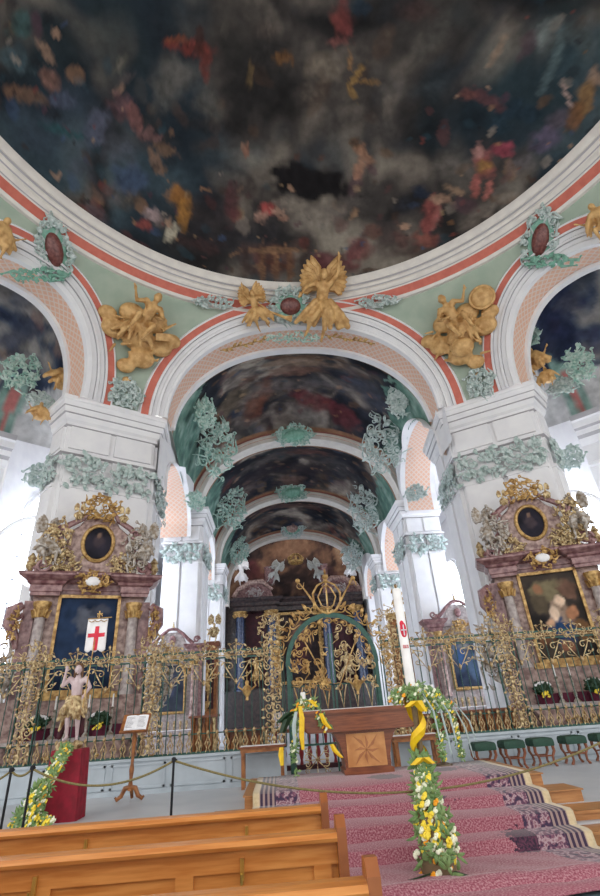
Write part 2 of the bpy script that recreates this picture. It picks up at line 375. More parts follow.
FLY = dict(head=(0, -.1, .9), neck=(0, -.06, .82), chest=(0, -.02, .7), pelvis=(-.02, .02, .5), shL=(-.11, -.03, .79), elL=(-.24, -.1, .72), wrL=(-.3, -.2, .62),
    shR=(.11, -.02, .8), elR=(.2, -.08, .92), wrR=(.2, -.12, 1.1), hipL=(-.07, 0, .46), knL=(-.16, -.14, .3), anL=(-.2, -.02, .12), ftL=(-.24, -.06, .04),
    hipR=(.03, 0, .46), knR=(.06, -.1, .26), anR=(.02, .02, .06), ftR=(.0, -.04, -.03), face=(-.3, -1, -.1))
def wings(S, spread=1.0, up=.3):
    g = G()
    for s_ in (-1, 1):
        for k in range(9):
            t = k/8; a = radians(70-85*t+up*30); L = (.42-.18*t)*S*spread; b = Vector((s_*.05*S, .05*S, .78*S-.06*S*t))
            mid = b+Vector((s_*cos(a)*L*.5, .02*S, sin(a)*L*.5+.03*S)); e = b+Vector((s_*cos(a-.15)*L, 0, sin(a-.15)*L))
            g.tube([b, mid, b.lerp(e, .85), e], [.035*S, .055*S, .045*S, .012*S], 6)
    return g
def drape(g, S, c, n, R, spread=.2, down=.4, r=.03):
    for i in range(n):
        a = R.uniform(-1, 1); p = Vector(c)*S+Vector((a*spread*.4*S, R.uniform(-.12, .02)*S, 0)); e = p+Vector((a*spread*S, R.uniform(-.1, .05)*S, -down*S*R.uniform(.6, 1)))
        m = (p+e)/2+Vector((R.uniform(-.04, .04)*S, -.05*S, 0)); g.cap(p, m, r*S*R.uniform(.7, 1.2), r*S); g.cap(m, e, r*S, r*S*R.uniform(.5, 1))
# ================================================================ ARCHITECTURE
def SP(phi, z, h=0.0):
    r = sqrt(max(0, RS*RS-(z-ZC)**2)); p = radians(phi); k = (RS-h)/RS
    return Vector((AX+r*k*sin(p), CY+r*k*cos(p), ZC+(z-ZC)*k))
def arcpt(t, hw, h, n=2.3):
    c = cos(t); return hw*c, h*(max(0, 1-abs(c)**n))**(1/n)
def sph_hit(x, y):
    d = ray(x, y).normalized(); o = EYE-Vector((AX, CY, ZC)); b = o.dot(d); c = o.dot(o)-RS*RS; return EYE+d*(-b+sqrt(b*b-c))
def cyl_hit(x, y, R):
    d = ray(x, y); ox, oy = EYE.x-AX, EYE.y-CY; a = d.x**2+d.y**2; b = ox*d.x+oy*d.y; c = ox*ox+oy*oy-R*R; return EYE+d*((-b+sqrt(b*b-a*c))/a)
def revolve(name, prof, mats, a0=-180, a1=180, n=180, flip=False, closed=None):
    g = G(); rows = []
    for r, z, m in prof: rows.append([(AX+r*sin(radians(a0+(a1-a0)*k/n)), CY+r*cos(radians(a0+(a1-a0)*k/n)), z) for k in range(n+1)])
    g.grid(rows, [p[2] for p in prof], flip=flip); return g.build(name, mats)
# ---- dome fresco
DR, DH = 9.65, 4.2
def dome_hit(x, y):
    d = ray(x, y); o = EYE-Vector((AX, CY, 16.45)); d2 = Vector((d.x/DR, d.y/DR, d.z/DH)); o2 = Vector((o.x/DR, o.y/DR, o.z/DH))
    a = d2.dot(d2); b = o2.dot(d2); c = o2.dot(o2)-1; q = max(0, b*b-a*c); return EYE+d*((-b+sqrt(q))/a)
g = G(); rows = []
NR, NA = 130, 560
for i in range(NR+1):
    u = 1-i/NR; e = pi/2*u
    rows.append([(AX+DR*sin(e)*sin(2*pi*k/NA), CY+DR*sin(e)*cos(2*pi*k/NA), 16.45+DH*cos(e)) for k in range(NA)])
g.grid(rows, closed=True, flip=True); dome = struct(g.build('ceiling', FRESCO))
DB = [(50,40,90,60,10,(40,58,62),.75),(60,130,80,50,20,(50,62,80),.7),(120,30,70,30,60,(40,54,54),.6),(220,30,70,35,0,(52,50,46),.7),(420,30,60,40,-30,(48,48,46),.6),(540,60,80,80,20,(34,56,62),.8),(460,120,60,35,-20,(28,46,56),.75),(280,110,50,40,0,(34,32,32),.6),(240,240,60,25,20,(52,50,62),.6),
 (15,60,22,14,20,(70,92,100)),(25,95,26,9,15,(118,86,66)),(20,25,14,18,0,(52,84,84)),(60,100,16,12,0,(74,82,104)),(95,130,14,22,30,(96,100,122),.7),(60,130,25,6,20,(36,80,86)),(128,178,20,18,0,(66,84,116)),(80,170,18,10,40,(64,70,84)),(50,80,10,14,0,(130,92,80)),
 (178,78,22,26,20,(108,104,98)),(165,95,12,30,30,(88,86,82)),(155,130,26,9,30,(42,40,40)),(235,126,16,11,0,(22,20,22)),(205,125,30,9,15,(34,32,34)),(280,108,26,19,0,(18,17,18)),(260,60,20,30,20,(40,38,38)),(210,105,14,22,-20,(98,92,84)),
 (190,48,30,9,8,(124,48,40)),(205,62,8,22,-8,(112,46,38)),(178,40,14,5,0,(130,68,46)),(200,40,5,22,0,(60,34,30)),(282,58,12,7,0,(120,80,44)),(250,75,4,16,10,(120,96,60),.6),
 (122,104,20,13,30,(104,74,80)),(135,118,8,16,-20,(130,84,80)),(150,135,14,7,10,(118,84,82)),(165,150,16,7,20,(120,92,72)),(120,66,5,10,30,(124,118,104)),(125,80,12,5,-40,(90,80,80)),
 (178,194,11,14,0,(172,112,48)),(186,212,8,20,10,(176,120,50)),(171,234,7,14,20,(206,196,172)),(152,215,11,9,20,(196,170,170)),(145,225,10,8,0,(150,70,64)),(162,222,10,8,0,(118,104,98)),(130,200,14,10,0,(96,84,72)),(105,195,16,12,30,(88,76,76)),(95,215,18,8,35,(82,82,92)),
 (212,212,26,28,0,(34,28,32)),(232,205,10,24,0,(78,42,46)),(245,190,14,14,0,(46,34,36)),(200,245,22,8,15,(64,40,40)),(120,150,20,16,30,(80,84,96)),
 (304,184,34,22,0,(14,12,15),1.17),(288,172,18,16,0,(14,12,15),1.17),(328,184,20,24,-10,(14,12,15),1.17),(297,157,5,5,0,(88,60,50)),(322,158,4,4,0,(88,60,50)),
 (320,218,32,14,-8,(138,128,118)),(292,205,18,9,10,(150,138,126)),(345,205,20,12,0,(104,96,92)),(268,208,10,9,0,(196,82,80)),(262,216,8,7,0,(180,140,124)),(278,212,9,5,20,(190,150,130)),(284,218,6,4,0,(176,130,110)),(246,150,4,9,0,(150,100,80)),(243,147,3,5,0,(160,120,100)),
 (275,262,32,22,0,(84,50,40)),(262,268,4,24,0,(120,84,60)),(276,268,4,24,0,(116,80,58)),(290,268,4,24,0,(114,78,56)),(275,250,34,4,0,(130,96,70)),(335,265,24,15,0,(92,34,44)),(305,262,8,22,0,(44,26,26)),(245,262,6,20,0,(50,34,32)),
 (358,250,16,18,10,(116,50,54)),(385,240,16,20,0,(46,30,36)),(372,232,10,8,0,(100,64,56)),(400,238,10,16,0,(90,60,56)),(345,285,40,6,0,(70,30,38)),
 (431,218,12,22,10,(156,78,74)),(425,240,16,10,0,(140,76,66)),(440,200,14,6,0,(184,144,120)),(420,192,10,8,0,(24,36,58)),(455,190,12,5,20,(150,120,96)),(405,205,12,10,0,(30,34,46)),(412,250,20,10,0,(60,40,40)),
 (484,163,12,18,-10,(170,90,86)),(478,152,8,10,20,(196,140,132)),(503,150,13,9,0,(168,66,84)),(484,166,9,9,0,(160,120,60)),(476,186,6,14,0,(180,96,88)),(489,190,5,12,20,(190,110,100)),
 (508,192,26,12,-40,(146,138,128)),(480,215,22,10,-30,(136,124,114)),(450,165,24,16,0,(104,98,92)),(520,165,16,10,-20,(110,104,108)),(545,140,20,12,-20,(94,84,110)),(560,120,14,12,0,(100,86,100)),
 (362,150,8,8,0,(168,120,92)),(366,160,9,8,20,(176,130,104)),(358,172,6,10,10,(170,122,98)),(355,142,6,6,0,(90,60,40)),
 (342,18,13,22,0,(134,62,60)),(338,42,14,6,0,(120,70,66)),(357,75,14,4,-60,(160,124,70)),(352,92,12,4,60,(150,116,66)),(370,82,12,4,0,(140,104,60)),(350,60,4,12,0,(150,110,70)),(362,8,10,10,0,(24,40,56)),
 (324,66,20,18,0,(124,112,98)),(312,92,16,12,0,(92,82,74)),(392,85,24,16,30,(82,78,76)),(432,38,34,14,-50,(80,78,74)),(350,120,36,10,-20,(64,58,56)),(385,128,18,14,20,(84,80,78)),
 (520,112,24,12,0,(24,44,60)),(488,100,22,8,30,(94,56,60)),(470,95,12,8,0,(110,64,60)),(500,125,16,12,0,(28,50,64)),(545,32,11,18,30,(140,150,148)),(558,50,6,30,20,(96,116,118)),(548,75,5,26,25,(88,108,112)),(586,40,14,20,0,(80,90,90)),
 (585,100,10,22,20,(150,110,64)),(575,118,8,18,20,(120,80,50)),(567,95,3,18,-20,(190,160,150)),(596,78,8,12,0,(160,130,110)),(268,30,12,8,0,(92,80,74)),(430,90,20,14,0,(50,60,66)),(415,10,20,12,0,(70,48,46))]
def dome_col(P):
    W = None; C = billows(P, .33, 4, [(0, (24, 30, 38)), (.4, (38, 48, 56)), (.7, (54, 68, 76)), (1, (80, 92, 96))], [(.12, (22, 21, 23)), (.34, (42, 40, 40)), (.52, (70, 65, 62)), (.72, (108, 100, 92)), (1, (142, 134, 122))]); rr = np.hypot(P[:, 0]-AX, P[:, 1]-CY); C = blobs(P, C, W, [b[:6]+(b[6]*.6,) for b in DB[:9]], dome_hit)
    C = specks(P, C, 340, 5, (.2, .6), rr > 6.4, .45); C = specks(P, C, 130, 6, (.3, .8), (rr < 7) & (rr > 2), .2, [(28, 26, 28), (90, 84, 78), (60, 56, 54), (40, 46, 54), (110, 80, 60)])
    C = blobs(P, C, W, DB[9:], dome_hit); return specks(P, C, 260, 7, (.1, .25), rr > 6.8, .6)
paint(dome, dome_col)
# ---- cornice ring of the dome + red band
pr = [(9.55, 16.62, 0), (9.58, 16.44, 0), (9.66, 16.36, 0), (9.66, 16.30, 1), (9.72, 16.27, 0), (9.78, 16.26, 0), (9.82, 16.18, 1), (9.86, 16.16, 0), (9.92, 16.15, 0), (9.93, 16.06, 0), (9.99, 16.0, 1), (10.03, 15.99, 0), (10.05, 15.93, 2)]
def rz(z, h=0): return sqrt(RS*RS-(z-ZC)**2)*(RS-h)/RS
pr += [(rz(15.68, .06), 15.66, 0), (rz(15.66, .12), 15.63, 0), (rz(15.56, .12), 15.54, 0), (rz(15.54, 0), 15.54, 0)]
ring = struct(revolve('trim_1', pr, [WHITE2, GROOVE, RED], n=240))
# ---- arches: (centre, rows of (half width, rise, offset inwards, material)) white=0 groove=1 red=2
ARCHES = [('trim_2', 0.2, [(29.6, 4.66, 0, 0), (29.4, 4.63, .08, 0), (29.2, 4.6, .08, 2), (27.95, 4.42, .08, 0), (27.9, 4.4, .16, 0), (27.5, 4.34, .18, 1), (27.35, 4.32, .1, 0), (26.9, 4.2, .12, 0), (26.7, 4.17, .2, 0), (26.3, 4.1, .22, 1), (26.2, 4.08, .14, 0), (25.5, 3.93, .16, 0), (25.4, 3.9, .22, 0), (24.9, 3.78, .22, 0)])]
for nm, pc in (('trim_3', -51.6), ('trim_4', 51.8)):
    ARCHES.append((nm, pc, [(18.0, 3.9, 0, 0), (17.8, 3.87, .08, 0), (17.6, 3.84, .08, 2), (16.45, 3.67, .08, 0), (16.4, 3.66, .16, 0), (16.0, 3.6, .18, 1), (15.9, 3.58, .1, 0), (15.3, 3.46, .12, 0), (15.1, 3.43, .2, 0), (14.7, 3.37, .22, 1), (14.6, 3.35, .14, 0), (13.9, 3.24, .16, 0), (13.8, 3.2, .22, 0), (13.0, 3.05, .22, 0)]))
ZS = 11.42
NT = 72
ARCB = {}
for nm, pc, prof in ARCHES:
    g = G(); rows = []
    for hw, h, off, m in prof:
        rows.append([SP(pc-arcpt(pi*k/NT, hw, h)[0], min(15.96, ZS+arcpt(pi*k/NT, hw, h)[1]), off) for k in range(NT+1)])
    g.grid(rows, [p[3] for p in prof]); o = struct(g.build(nm, [WHITE, GROOVE, RED]))
    front = rows[-1]
    if pc < 1 and pc > -1: back = [Vector((p.x, 16.35, p.z)) for p in front]
    else:
        d = Vector((sin(radians(pc)), cos(radians(pc)), 0)); back = [p + d*1.25 for p in front]
    ARCB[nm] = back
    def sof(name, ts, mat, din=0):
        g = G(); g.uv = []; L = [0]
        for k in range(NT): L.append(L[-1]+(front[k+1]-front[k]).length)
        for t in ts:
            row = [front[k].lerp(back[k], t) for k in range(NT+1)]
            g.uv += [(L[k], t*1.3) for k in range(NT+1)]
            g.grid([row]) if False else None
            for p in row: g.V(p)
        n = NT+1
        for i in range(len(ts)-1):
            for k in range(NT): g.Fc(i*n+k, i*n+k+1, (i+1)*n+k+1, (i+1)*n+k)
        return struct(g.build(name, mat))
    num = int(nm.split('_')[1])
    sof('trim_%d' % (num+10), [0, .14], WHITE); sof('trim_%d' % (num+13), [.14, .8], TREL); 
    # white lip at the back edge
    g = G(); cen = sum(back, Vector())/len(back); rows = []
    for t, dn in ((.8, 0), (.8, .12), (1.0, .12), (1.0, -.15)):
        rows.append([front[k].lerp(back[k], t)+(Vector((cen.x, cen.y, ZS))-back[k]).normalized()*dn for k in range(NT+1)])
    g.grid(rows); struct(g.build('trim_%d' % (num+16), WHITE))
# ---- pendentives (sage plaster)
g = G(); PH = [-80+160*k/400 for k in range(401)]; NZ = 14; rows = [[] for _ in range(NZ+1)]
def zlow(phi):
    z = ZS-.25
    for nm, pc, prof in ARCHES:
        hw, h = prof[0][:2]; c = abs(phi-pc)/hw
        if c < 1: z = max(z, ZS+h*(1-c**2.3)**(1/2.3))
    return min(z, 15.75)
for ph in PH:
    zl = zlow(ph)
    for i in range(NZ+1): rows[i].append(SP(ph, zl+(15.75-zl)*i/NZ))
g.grid(rows); struct(g.build('ceiling', GREEN))
# ---- polyline cornice sweep
def sweep(name, pts, prof, mats, closed=False):
    n = len(pts); P = [Vector((p[0], p[1])) for p in pts]; offs = []
    for i in range(n):
        a = P[i-1] if (i > 0 or closed) else None; b = P[(i+1) % n] if (i < n-1 or closed) else None
        ns = []
        if a is not None: d = (P[i]-a).normalized(); ns.append(Vector((d.y, -d.x)))
        if b is not None: d = (b-P[i]).normalized(); ns.append(Vector((d.y, -d.x)))
        m = sum(ns, Vector((0, 0))).normalized(); offs.append(m/max(.35, m.dot(ns[0])))
    g = G(); rows = []
    for of, z, m in prof: rows.append([(P[i].x+offs[i].x*of, P[i].y+offs[i].y*of, z) for i in range(n)])
    g.grid(rows, [p[2] for p in prof], closed=closed); return g.build(name, mats, smooth=False)
ENT = [(0, 0, 0), (.44, 0, 0), (.44, -.16, 0), (.4, -.2, 0), (.37, -.36, 1), (.33, -.38, 0), (.3, -.5, 0), (.3, -.58, 1), (.24, -.6, 0), (.2, -.78, 0), (.12, -.86, 0), (.12, -.96, 1), (.05, -1.0, 0), (.05, -1.85, 0), (.16, -1.9, 0), (.16, -2.0, 1), (.05, -2.06, 0), (0, -2.1, 0)]
def mirror(pts): return [(2*AX-x, y) for x, y in pts][::-1]
def pier(pts, top, sc, label, faces, bottom=FZ, fol_h=1.1, name='pier', zsc=1.0):
    """pts: CCW-ish outline whose left-hand normals point out; faces: (i, [(t0,t1)..]) pilasters on edge i"""
    root = empty(name, (sum(p[0] for p in pts)/len(pts), sum(p[1] for p in pts)/len(pts), bottom)); tag(root, label, 'pillar')
    inv = Matrix.Translation(-root.location)
    g = G(inv); g.poly([(p[0], p[1]) for p in pts], bottom, top-.02); g.build('shaft', WHITE, root, smooth=False)
    o = sweep('entablature', pts, [(a*sc, top+b*sc*zsc, m) for a, b, m in ENT], [WHITE, GROOVE], closed=True); o.parent = root; o.location = -root.location
    g = G(inv); g.poly([(p[0], p[1]) for p in pts], bottom, bottom+.9); 
    zf = top-2.06*sc*zsc
    for i, spans in faces:
        a = Vector((*pts[i], 0)); b = Vector((*pts[(i+1) % len(pts)], 0)); L = (b-a).length; d = (b-a)/L; nrm = Vector((d.y, -d.x, 0))
        for t0, t1 in spans:
            p0 = a+d*t0*L; p1 = a+d*t1*L; T = Matrix(((d.x, -nrm.x, 0, p0.x), (d.y, -nrm.y, 0, p0.y), (0, 0, 1, 0), (0, 0, 0, 1)))
            w = (t1-t0)*L
            g = G(inv @ T); g.box(0, w, -.15*sc, 0, bottom, zf-fol_h*.95); g.box(-.03, w+.03, -.19*sc, 0, zf-fol_h*.95-.1, zf-fol_h*.95); g.box(0, w, -.1*sc, 0, zf-fol_h, zf)
            g.box(0, w, -.14*sc, .0, top-1.82*sc*zsc, top-1.02*sc*zsc)
            g.build('pilaster', WHITE, root, smooth=False)
            mid = (p0+p1)/2+nrm*(.1*sc)
            fg = foliage_cap(w*1.06, fol_h*.95, rnd.randint(0, 999), int(46*max(1, w)*max(.6, sc)))
            ml = T.copy(); ml.translation = Vector((mid.x, mid.y, zf-fol_h*.5))
            fg.v = [tuple((inv @ ml) @ Vector(v)) for v in fg.v]
            fg.build('foliage_capital', FOL, root)
    return root
PL = [(-4.55, 18.5), (-4.27, 15.87), (-6.73, 14.33), (-7.4, 15.0), (-8.0, 17.8), (-8.0, 18.8)]
PLm = PL
# outline order must have outward normals (d.y,-d.x): walk clockwise seen from above
def area(p): return sum(p[i][0]*p[(i+1) % len(p)][1]-p[(i+1) % len(p)][0]*p[i][1] for i in range(len(p)))
def ccw(p): return p if area(p) > 0 else p[::-1]
pl = ccw(PL); pr_ = ccw(mirror(PL))
def edge(p, a, b):
    for i in range(len(p)):
        q, r = p[i], p[(i+1) % len(p)]
        if (hypot(q[0]-a[0], q[1]-a[1]) < .01 and hypot(r[0]-b[0], r[1]-b[1]) < .01) or (hypot(q[0]-b[0], q[1]-b[1]) < .01 and hypot(r[0]-a[0], r[1]-a[1]) < .01): return i
def mir(p): return (2*AX-p[0], p[1])
two = [(.03, .47), (.53, .97)]
pier(pl, 11.45, 1, 'tall white stucco pier behind the left side altar, leafy frieze near its top', [(edge(pl, PL[1], PL[2]), two), (edge(pl, PL[0], PL[1]), [(.03, .45), (.55, .97)]), (edge(pl, PL[2], PL[3]), [(.05, .95)])])
pier(pr_, 11.45, 1, 'tall white stucco pier behind the right side altar, leafy frieze near its top', [(edge(pr_, mir(PL[1]), mir(PL[2])), two), (edge(pr_, mir(PL[0]), mir(PL[1])), [(.03, .45), (.55, .97)]), (edge(pr_, mir(PL[2]), mir(PL[3])), [(.05, .95)])])
for side, X0, X1, Y0, Y1, top, sc, lab in ((-1, -5.2, -3.5, 22.8, 25, 10.6, .86, 'slimmer white pier further back, just right of the left front pier'), (1, 6.5, 8.2, 22.8, 25, 10.5, .86, 'white pier with a leafy band standing behind the small blue-painted altar'),
                                 (-1, -4.75, -3.3, 30.5, 32, 9.9, .62, 'third white pier on the left, beside the dark high altar'), (1, 6.4, 7.9, 30.5, 32, 10.0, .62, 'third white pier on the right, seen above the wax paschal candle')):
    P = ccw([(X0, Y0), (X1, Y0), (X1, Y1), (X0, Y1)]); fs = [(edge(P, (X0, Y0), (X1, Y0)), two)]
    fs.append((edge(P, (X1, Y0), (X1, Y1)), two) if side < 0 else (edge(P, (X0, Y0), (X0, Y1)), two))
    pier(P, top, sc, lab, fs, fol_h=.85)
# ---- nave vaults
def planar_arch(Y, cx, hw, zs, za, k, N=60, dr=0.0):
    out = []
    for i in range(N+1):
        t = pi*i/N; c, s_ = arcpt(t, hw+dr, za-zs+dr, 2.15); out.append(Vector((cx-c, Y, zs+s_)))
    return out
A2 = dict(Y=23.5, cx=1.5, hw=5.2, zs=10.7, za=14.75); A3 = dict(Y=31, cx=1.6, hw=5.1, zs=10.1, za=14.4); A4 = dict(Y=38, cx=1.6, hw=5.15, zs=9.9, za=13.9)
def archivolt(name, A, depth=.7, bw=.42, red=True):
    rows = []; prof = [(bw+.16, 0, 2), (bw+.05, -.02, 0), (bw, -.08, 0), (bw*.6, -.1, 1), (bw*.55, -.06, 0), (.12, -.06, 0), (.1, -.1, 0), (0, -.1, 0), (0, depth, 0)]
    g = G()
    for dr, dy, m in prof: rows.append([p+Vector((0, dy, 0)) for p in planar_arch(A['Y'], A['cx'], A['hw'], A['zs'], A['za'], 0, dr=dr)])
    rows = [[Vector((r[0].x, r[0].y, r[0].z-1.2))]+r+[Vector((r[-1].x, r[-1].y, r[-1].z-1.2))] for r in rows]
    g.grid(rows, [p[2] for p in prof]); return struct(g.build(name, [WHITE2, M('peach_band_'+name[-2:], (206, 170, 150), .7, rgb2=(196, 160, 142), scale=5), M('rose_band_'+name[-2:], (170, 110, 104), .7)]))
archivolt('trim_30', A2); archivolt('trim_31', A3, bw=.4); archivolt('trim_32', A4, bw=.38)
def vault(name, ra, rb, bulge, L, hitY, seed, arcade, nu=170, nv=90, bright=1.0):
    N = len(ra)-1
    def samp(r, u):
        x = u*N; i = min(int(x), N-1); return r[i].lerp(r[i+1], x-i)
    g = G(); keep = []
    rows = []
    for j in range(nv+1):
        v = j/nv; row = []
        for i in range(nu+1):
            u = i/nu; p = samp(ra, u).lerp(samp(rb, u), v); b = bulge*sin(pi*v); s_ = sin(pi*u)
            row.append(p+Vector((-cos(pi*u)*-0*b, 0, b*s_)))
        rows.append(row)
    ids = [[g.V(p) for p in r] for r in rows]
    for j in range(nv):
        for i in range(nu):
            c = (rows[j][i]+rows[j+1][i+1])/2; cut = False
            if arcade and abs(c.x-1.4) > 2.6:
                yc, hy, zs, hz = arcade[:4] if c.x < 1.4 else arcade[:2]+arcade[4:]; q = abs(c.y-yc)/hy
                if q < 1 and c.z < zs+hz*sqrt(1-q*q): cut = True
            if not cut: g.Fc(ids[j][i], ids[j][i+1], ids[j+1][i+1], ids[j+1][i])
    o = struct(g.build(name, FRESCO)); 
    n = len(o.data.vertices); U = np.tile(np.linspace(0, 1, nu+1), nv+1); Vv = np.repeat(np.linspace(0, 1, nv+1), nu+1)
    def f(P):
        C, W = clouds(P, .42, seed=seed, stops=[(0, (20, 22, 28)), (.3, (36, 40, 50)), (.45, (52, 54, 62)), (.55, (66, 60, 58)), (.7, (96, 88, 84)), (.9, (140, 130, 122)), (1, (160, 150, 138))]); C = specks(P, C, 60, seed, (.3, .9), None, .4); C = blobs(P, C, W, L, hitY); C = specks(P, C, 150, seed+1, (.12, .4), None, .5)
        w = fbm(P*1.1+7, 3)-.5
        e = np.minimum(U, 1-U); edge_ = e+w*.16-.05*np.abs(Vv-.5)*2
        gcol = ramp(fbm(P*1.8, 4)*1.7-.35, [(0, (62, 88, 84)), (.5, (98, 132, 120)), (1, (150, 172, 162))]); lace = (fbm(P*3.1+4, 3)-.5)*.13*(np.abs(Vv-.5)*1.2+.4); m = (1-sm(.15, .16, edge_+lace))[:, None]
        C = C*(1-m)+gcol*m
        e2 = np.minimum(Vv, 1-Vv)+w*.03; m2 = (1-sm(.03, .045, e2))[:, None]; C = C*(1-m2)+np.array(lin((150, 112, 88)))*m2
        return C*bright
    paint(o, f); return o
ra = [Vector(p) for p in ARCB['trim_2']]
rb = planar_arch(A2['Y'], A2['cx'], A2['hw'], A2['zs'], A2['za'], 0, N=NT, dr=.55)
# park the row order: both run from one side to the other
if (ra[0].x-rb[0].x) > 3 or (ra[0].x-rb[0].x) < -3: rb = rb[::-1]
def lvl(yb, zb):
    return lambda x, y: aZ(x, y, zb)
VB1 = [(300,370,50,9,0,(150,124,104)),(292,382,34,8,0,(126,90,74)),(258,410,22,10,-50,(120,66,46)),(320,412,32,8,5,(112,38,46)),(345,418,16,10,0,(98,40,46)),(278,400,40,9,0,(128,116,110)),(230,400,24,10,-20,(112,98,80)),(240,428,20,14,30,(48,46,50)),(360,385,26,12,20,(74,80,96)),(330,395,30,8,0,(96,92,94)),(222,420,10,10,0,(140,90,60)),(375,395,16,18,30,(60,66,84)),(210,425,16,12,0,(40,40,48)),(280,425,20,7,0,(60,40,44)),(300,360,60,4,0,(116,84,62)),(310,425,24,6,0,(120,114,110)),(250,385,18,6,-20,(96,70,60)),(395,420,14,14,0,(70,76,84))]
vault('ceiling', ra, rb, .9, VB1, lvl(0, 15.2), 5, (19.5, 2.85, 9.6, 1.5, 10.4, 2.4))
ra = planar_arch(A2['Y']+.7, A2['cx'], A2['hw'], A2['zs'], A2['za'], 0, N=NT); rb = planar_arch(A3['Y'], A3['cx'], A3['hw'], A3['zs'], A3['za'], 0, N=NT, dr=.55)
VB2 = [(270,468,40,6,-8,(112,104,100)),(300,480,40,8,5,(50,42,48)),(290,488,20,5,0,(120,90,80)),(335,470,26,8,10,(80,76,78)),(250,485,20,8,-20,(70,60,66)),(310,460,26,5,0,(110,70,62))]
vault('ceiling', ra, rb, .6, VB2, lvl(0, 14.6), 9, (27.7, 2.5, 9.4, 1.6, 9.4, 1.9), nu=110, nv=50)
ra = planar_arch(A3['Y']+.7, A3['cx'], A3['hw'], A3['zs'], A3['za'], 0, N=NT); rb = planar_arch(A4['Y'], A4['cx'], A4['hw'], A4['zs'], A4['za'], 0, N=NT, dr=.5)
vault('ceiling', ra, rb, .5, [(292,515,40,4,0,(100,70,64)),(260,525,14,5,0,(96,86,84))], lvl(0, 14), 12, (34.8, 2.2, 9.2, 1.4, 9.2, 1.4), nu=90, nv=40)
# ---- arcade arches along the nave (openings to the aisles)
def sx_at(A, z):
    zs, za, hw = A; t = min(1, max(0, (z-zs)/(za-zs))); return hw*(1-t**2.2)**(1/2.2)
def arcade_arch(name, X, side, yc, hy, zs, hz, dep=1.7, span=None, leg=.5):
    def cur(dr): return [(yc-(hy+dr)*cos(pi*k/40), zs+(hz+dr)*sin(pi*k/40)) for k in range(41)]
    g = G(); rows = []
    cc = [(cur(0)[0][0], zs-leg)]+cur(0)+[(cur(0)[-1][0], zs-leg)]; Y0, Aa, Y1, Ab = span; inner = []
    for y, z in cc:
        v = min(1, max(0, (y-Y0)/(Y1-Y0))); q = sx_at(Aa, z)*(1-v)+sx_at(Ab, z)*v; xv = 1.4+side*q; xv = min(xv, X) if side > 0 else max(xv, X); xv = X if z < Aa[0]*(1-v)+Ab[0]*v-.1 else xv-side*.06; inner.append(Vector((xv, y, z)))
    rows.append(inner); rows.append([Vector((X, y, z)) for y, z in cc]); rows.append([Vector((X+side*.18, y, z)) for y, z in cc])
    g.grid(rows); struct(g.build('trim_%d' % name, WHITE))
    g = G(); g.uv = []; pts = [(yc-hy, zs-leg)]+cur(0)+[(yc+hy, zs-leg)]; L = [0]
    for k in range(len(pts)-1): L.append(L[-1]+hypot(pts[k+1][0]-pts[k][0], pts[k+1][1]-pts[k][1]))
    for t in (.18, dep-.25):
        for k, (y, z) in enumerate(pts): g.V((X+side*t, y, z)); g.uv.append((L[k], t))
    n = len(pts)
    for k in range(n-1): g.Fc(k, k+1, n+k+1, n+k)
    struct(g.build('trim_%d' % (name+1), TREL))
    g = G(); ext = [(yc-hy-1.2, zs-leg)]+[(yc-hy, zs-leg)]+cur(0)+[(yc+hy, zs-leg), (yc+hy+.8, zs-leg)]; g.grid([[Vector((X+side*.1, y, z)) for y, z in ext], [Vector((X+side*.1, y, 13.4)) for y, z in ext]]); struct(g.build('trim_%d' % (name+40), WHITE, smooth=False))
    g = G(); rows = [[Vector((X+side*t, y, z)) for y, z in pts] for t in (dep-.25, dep)]; g.grid(rows); struct(g.build('trim_%d' % (name+2), WHITE))
S1 = (16.35, (11.42, 15.2, 4.8), 23.5, (10.7, 15.3, 5.7)); S2 = (24.2, (10.7, 14.75, 5.2), 31, (10.1, 14.95, 5.6)); S3 = (31.7, (10.1, 14.4, 5.1), 38, (9.9, 14.4, 5.6))
arcade_arch(40, AX-5.2, -1, 19.6, 2.75, 9.6, 1.5, span=S1); arcade_arch(43, AX+5.2, 1, 19.4, 2.95, 10.4, 2.4, span=S1)
arcade_arch(46, 1.5-5.2, -1, 27.7, 2.5, 9.4, 1.6, span=S2); arcade_arch(49, 1.6+5.2, 1, 27.7, 2.5, 9.4, 1.9, span=S2)
arcade_arch(52, 1.5-5.1, -1, 34.8, 2.2, 9.2, 1.4, span=S3); arcade_arch(55, 1.6+5.1, 1, 34.8, 2.2, 9.2, 1.4, span=S3)
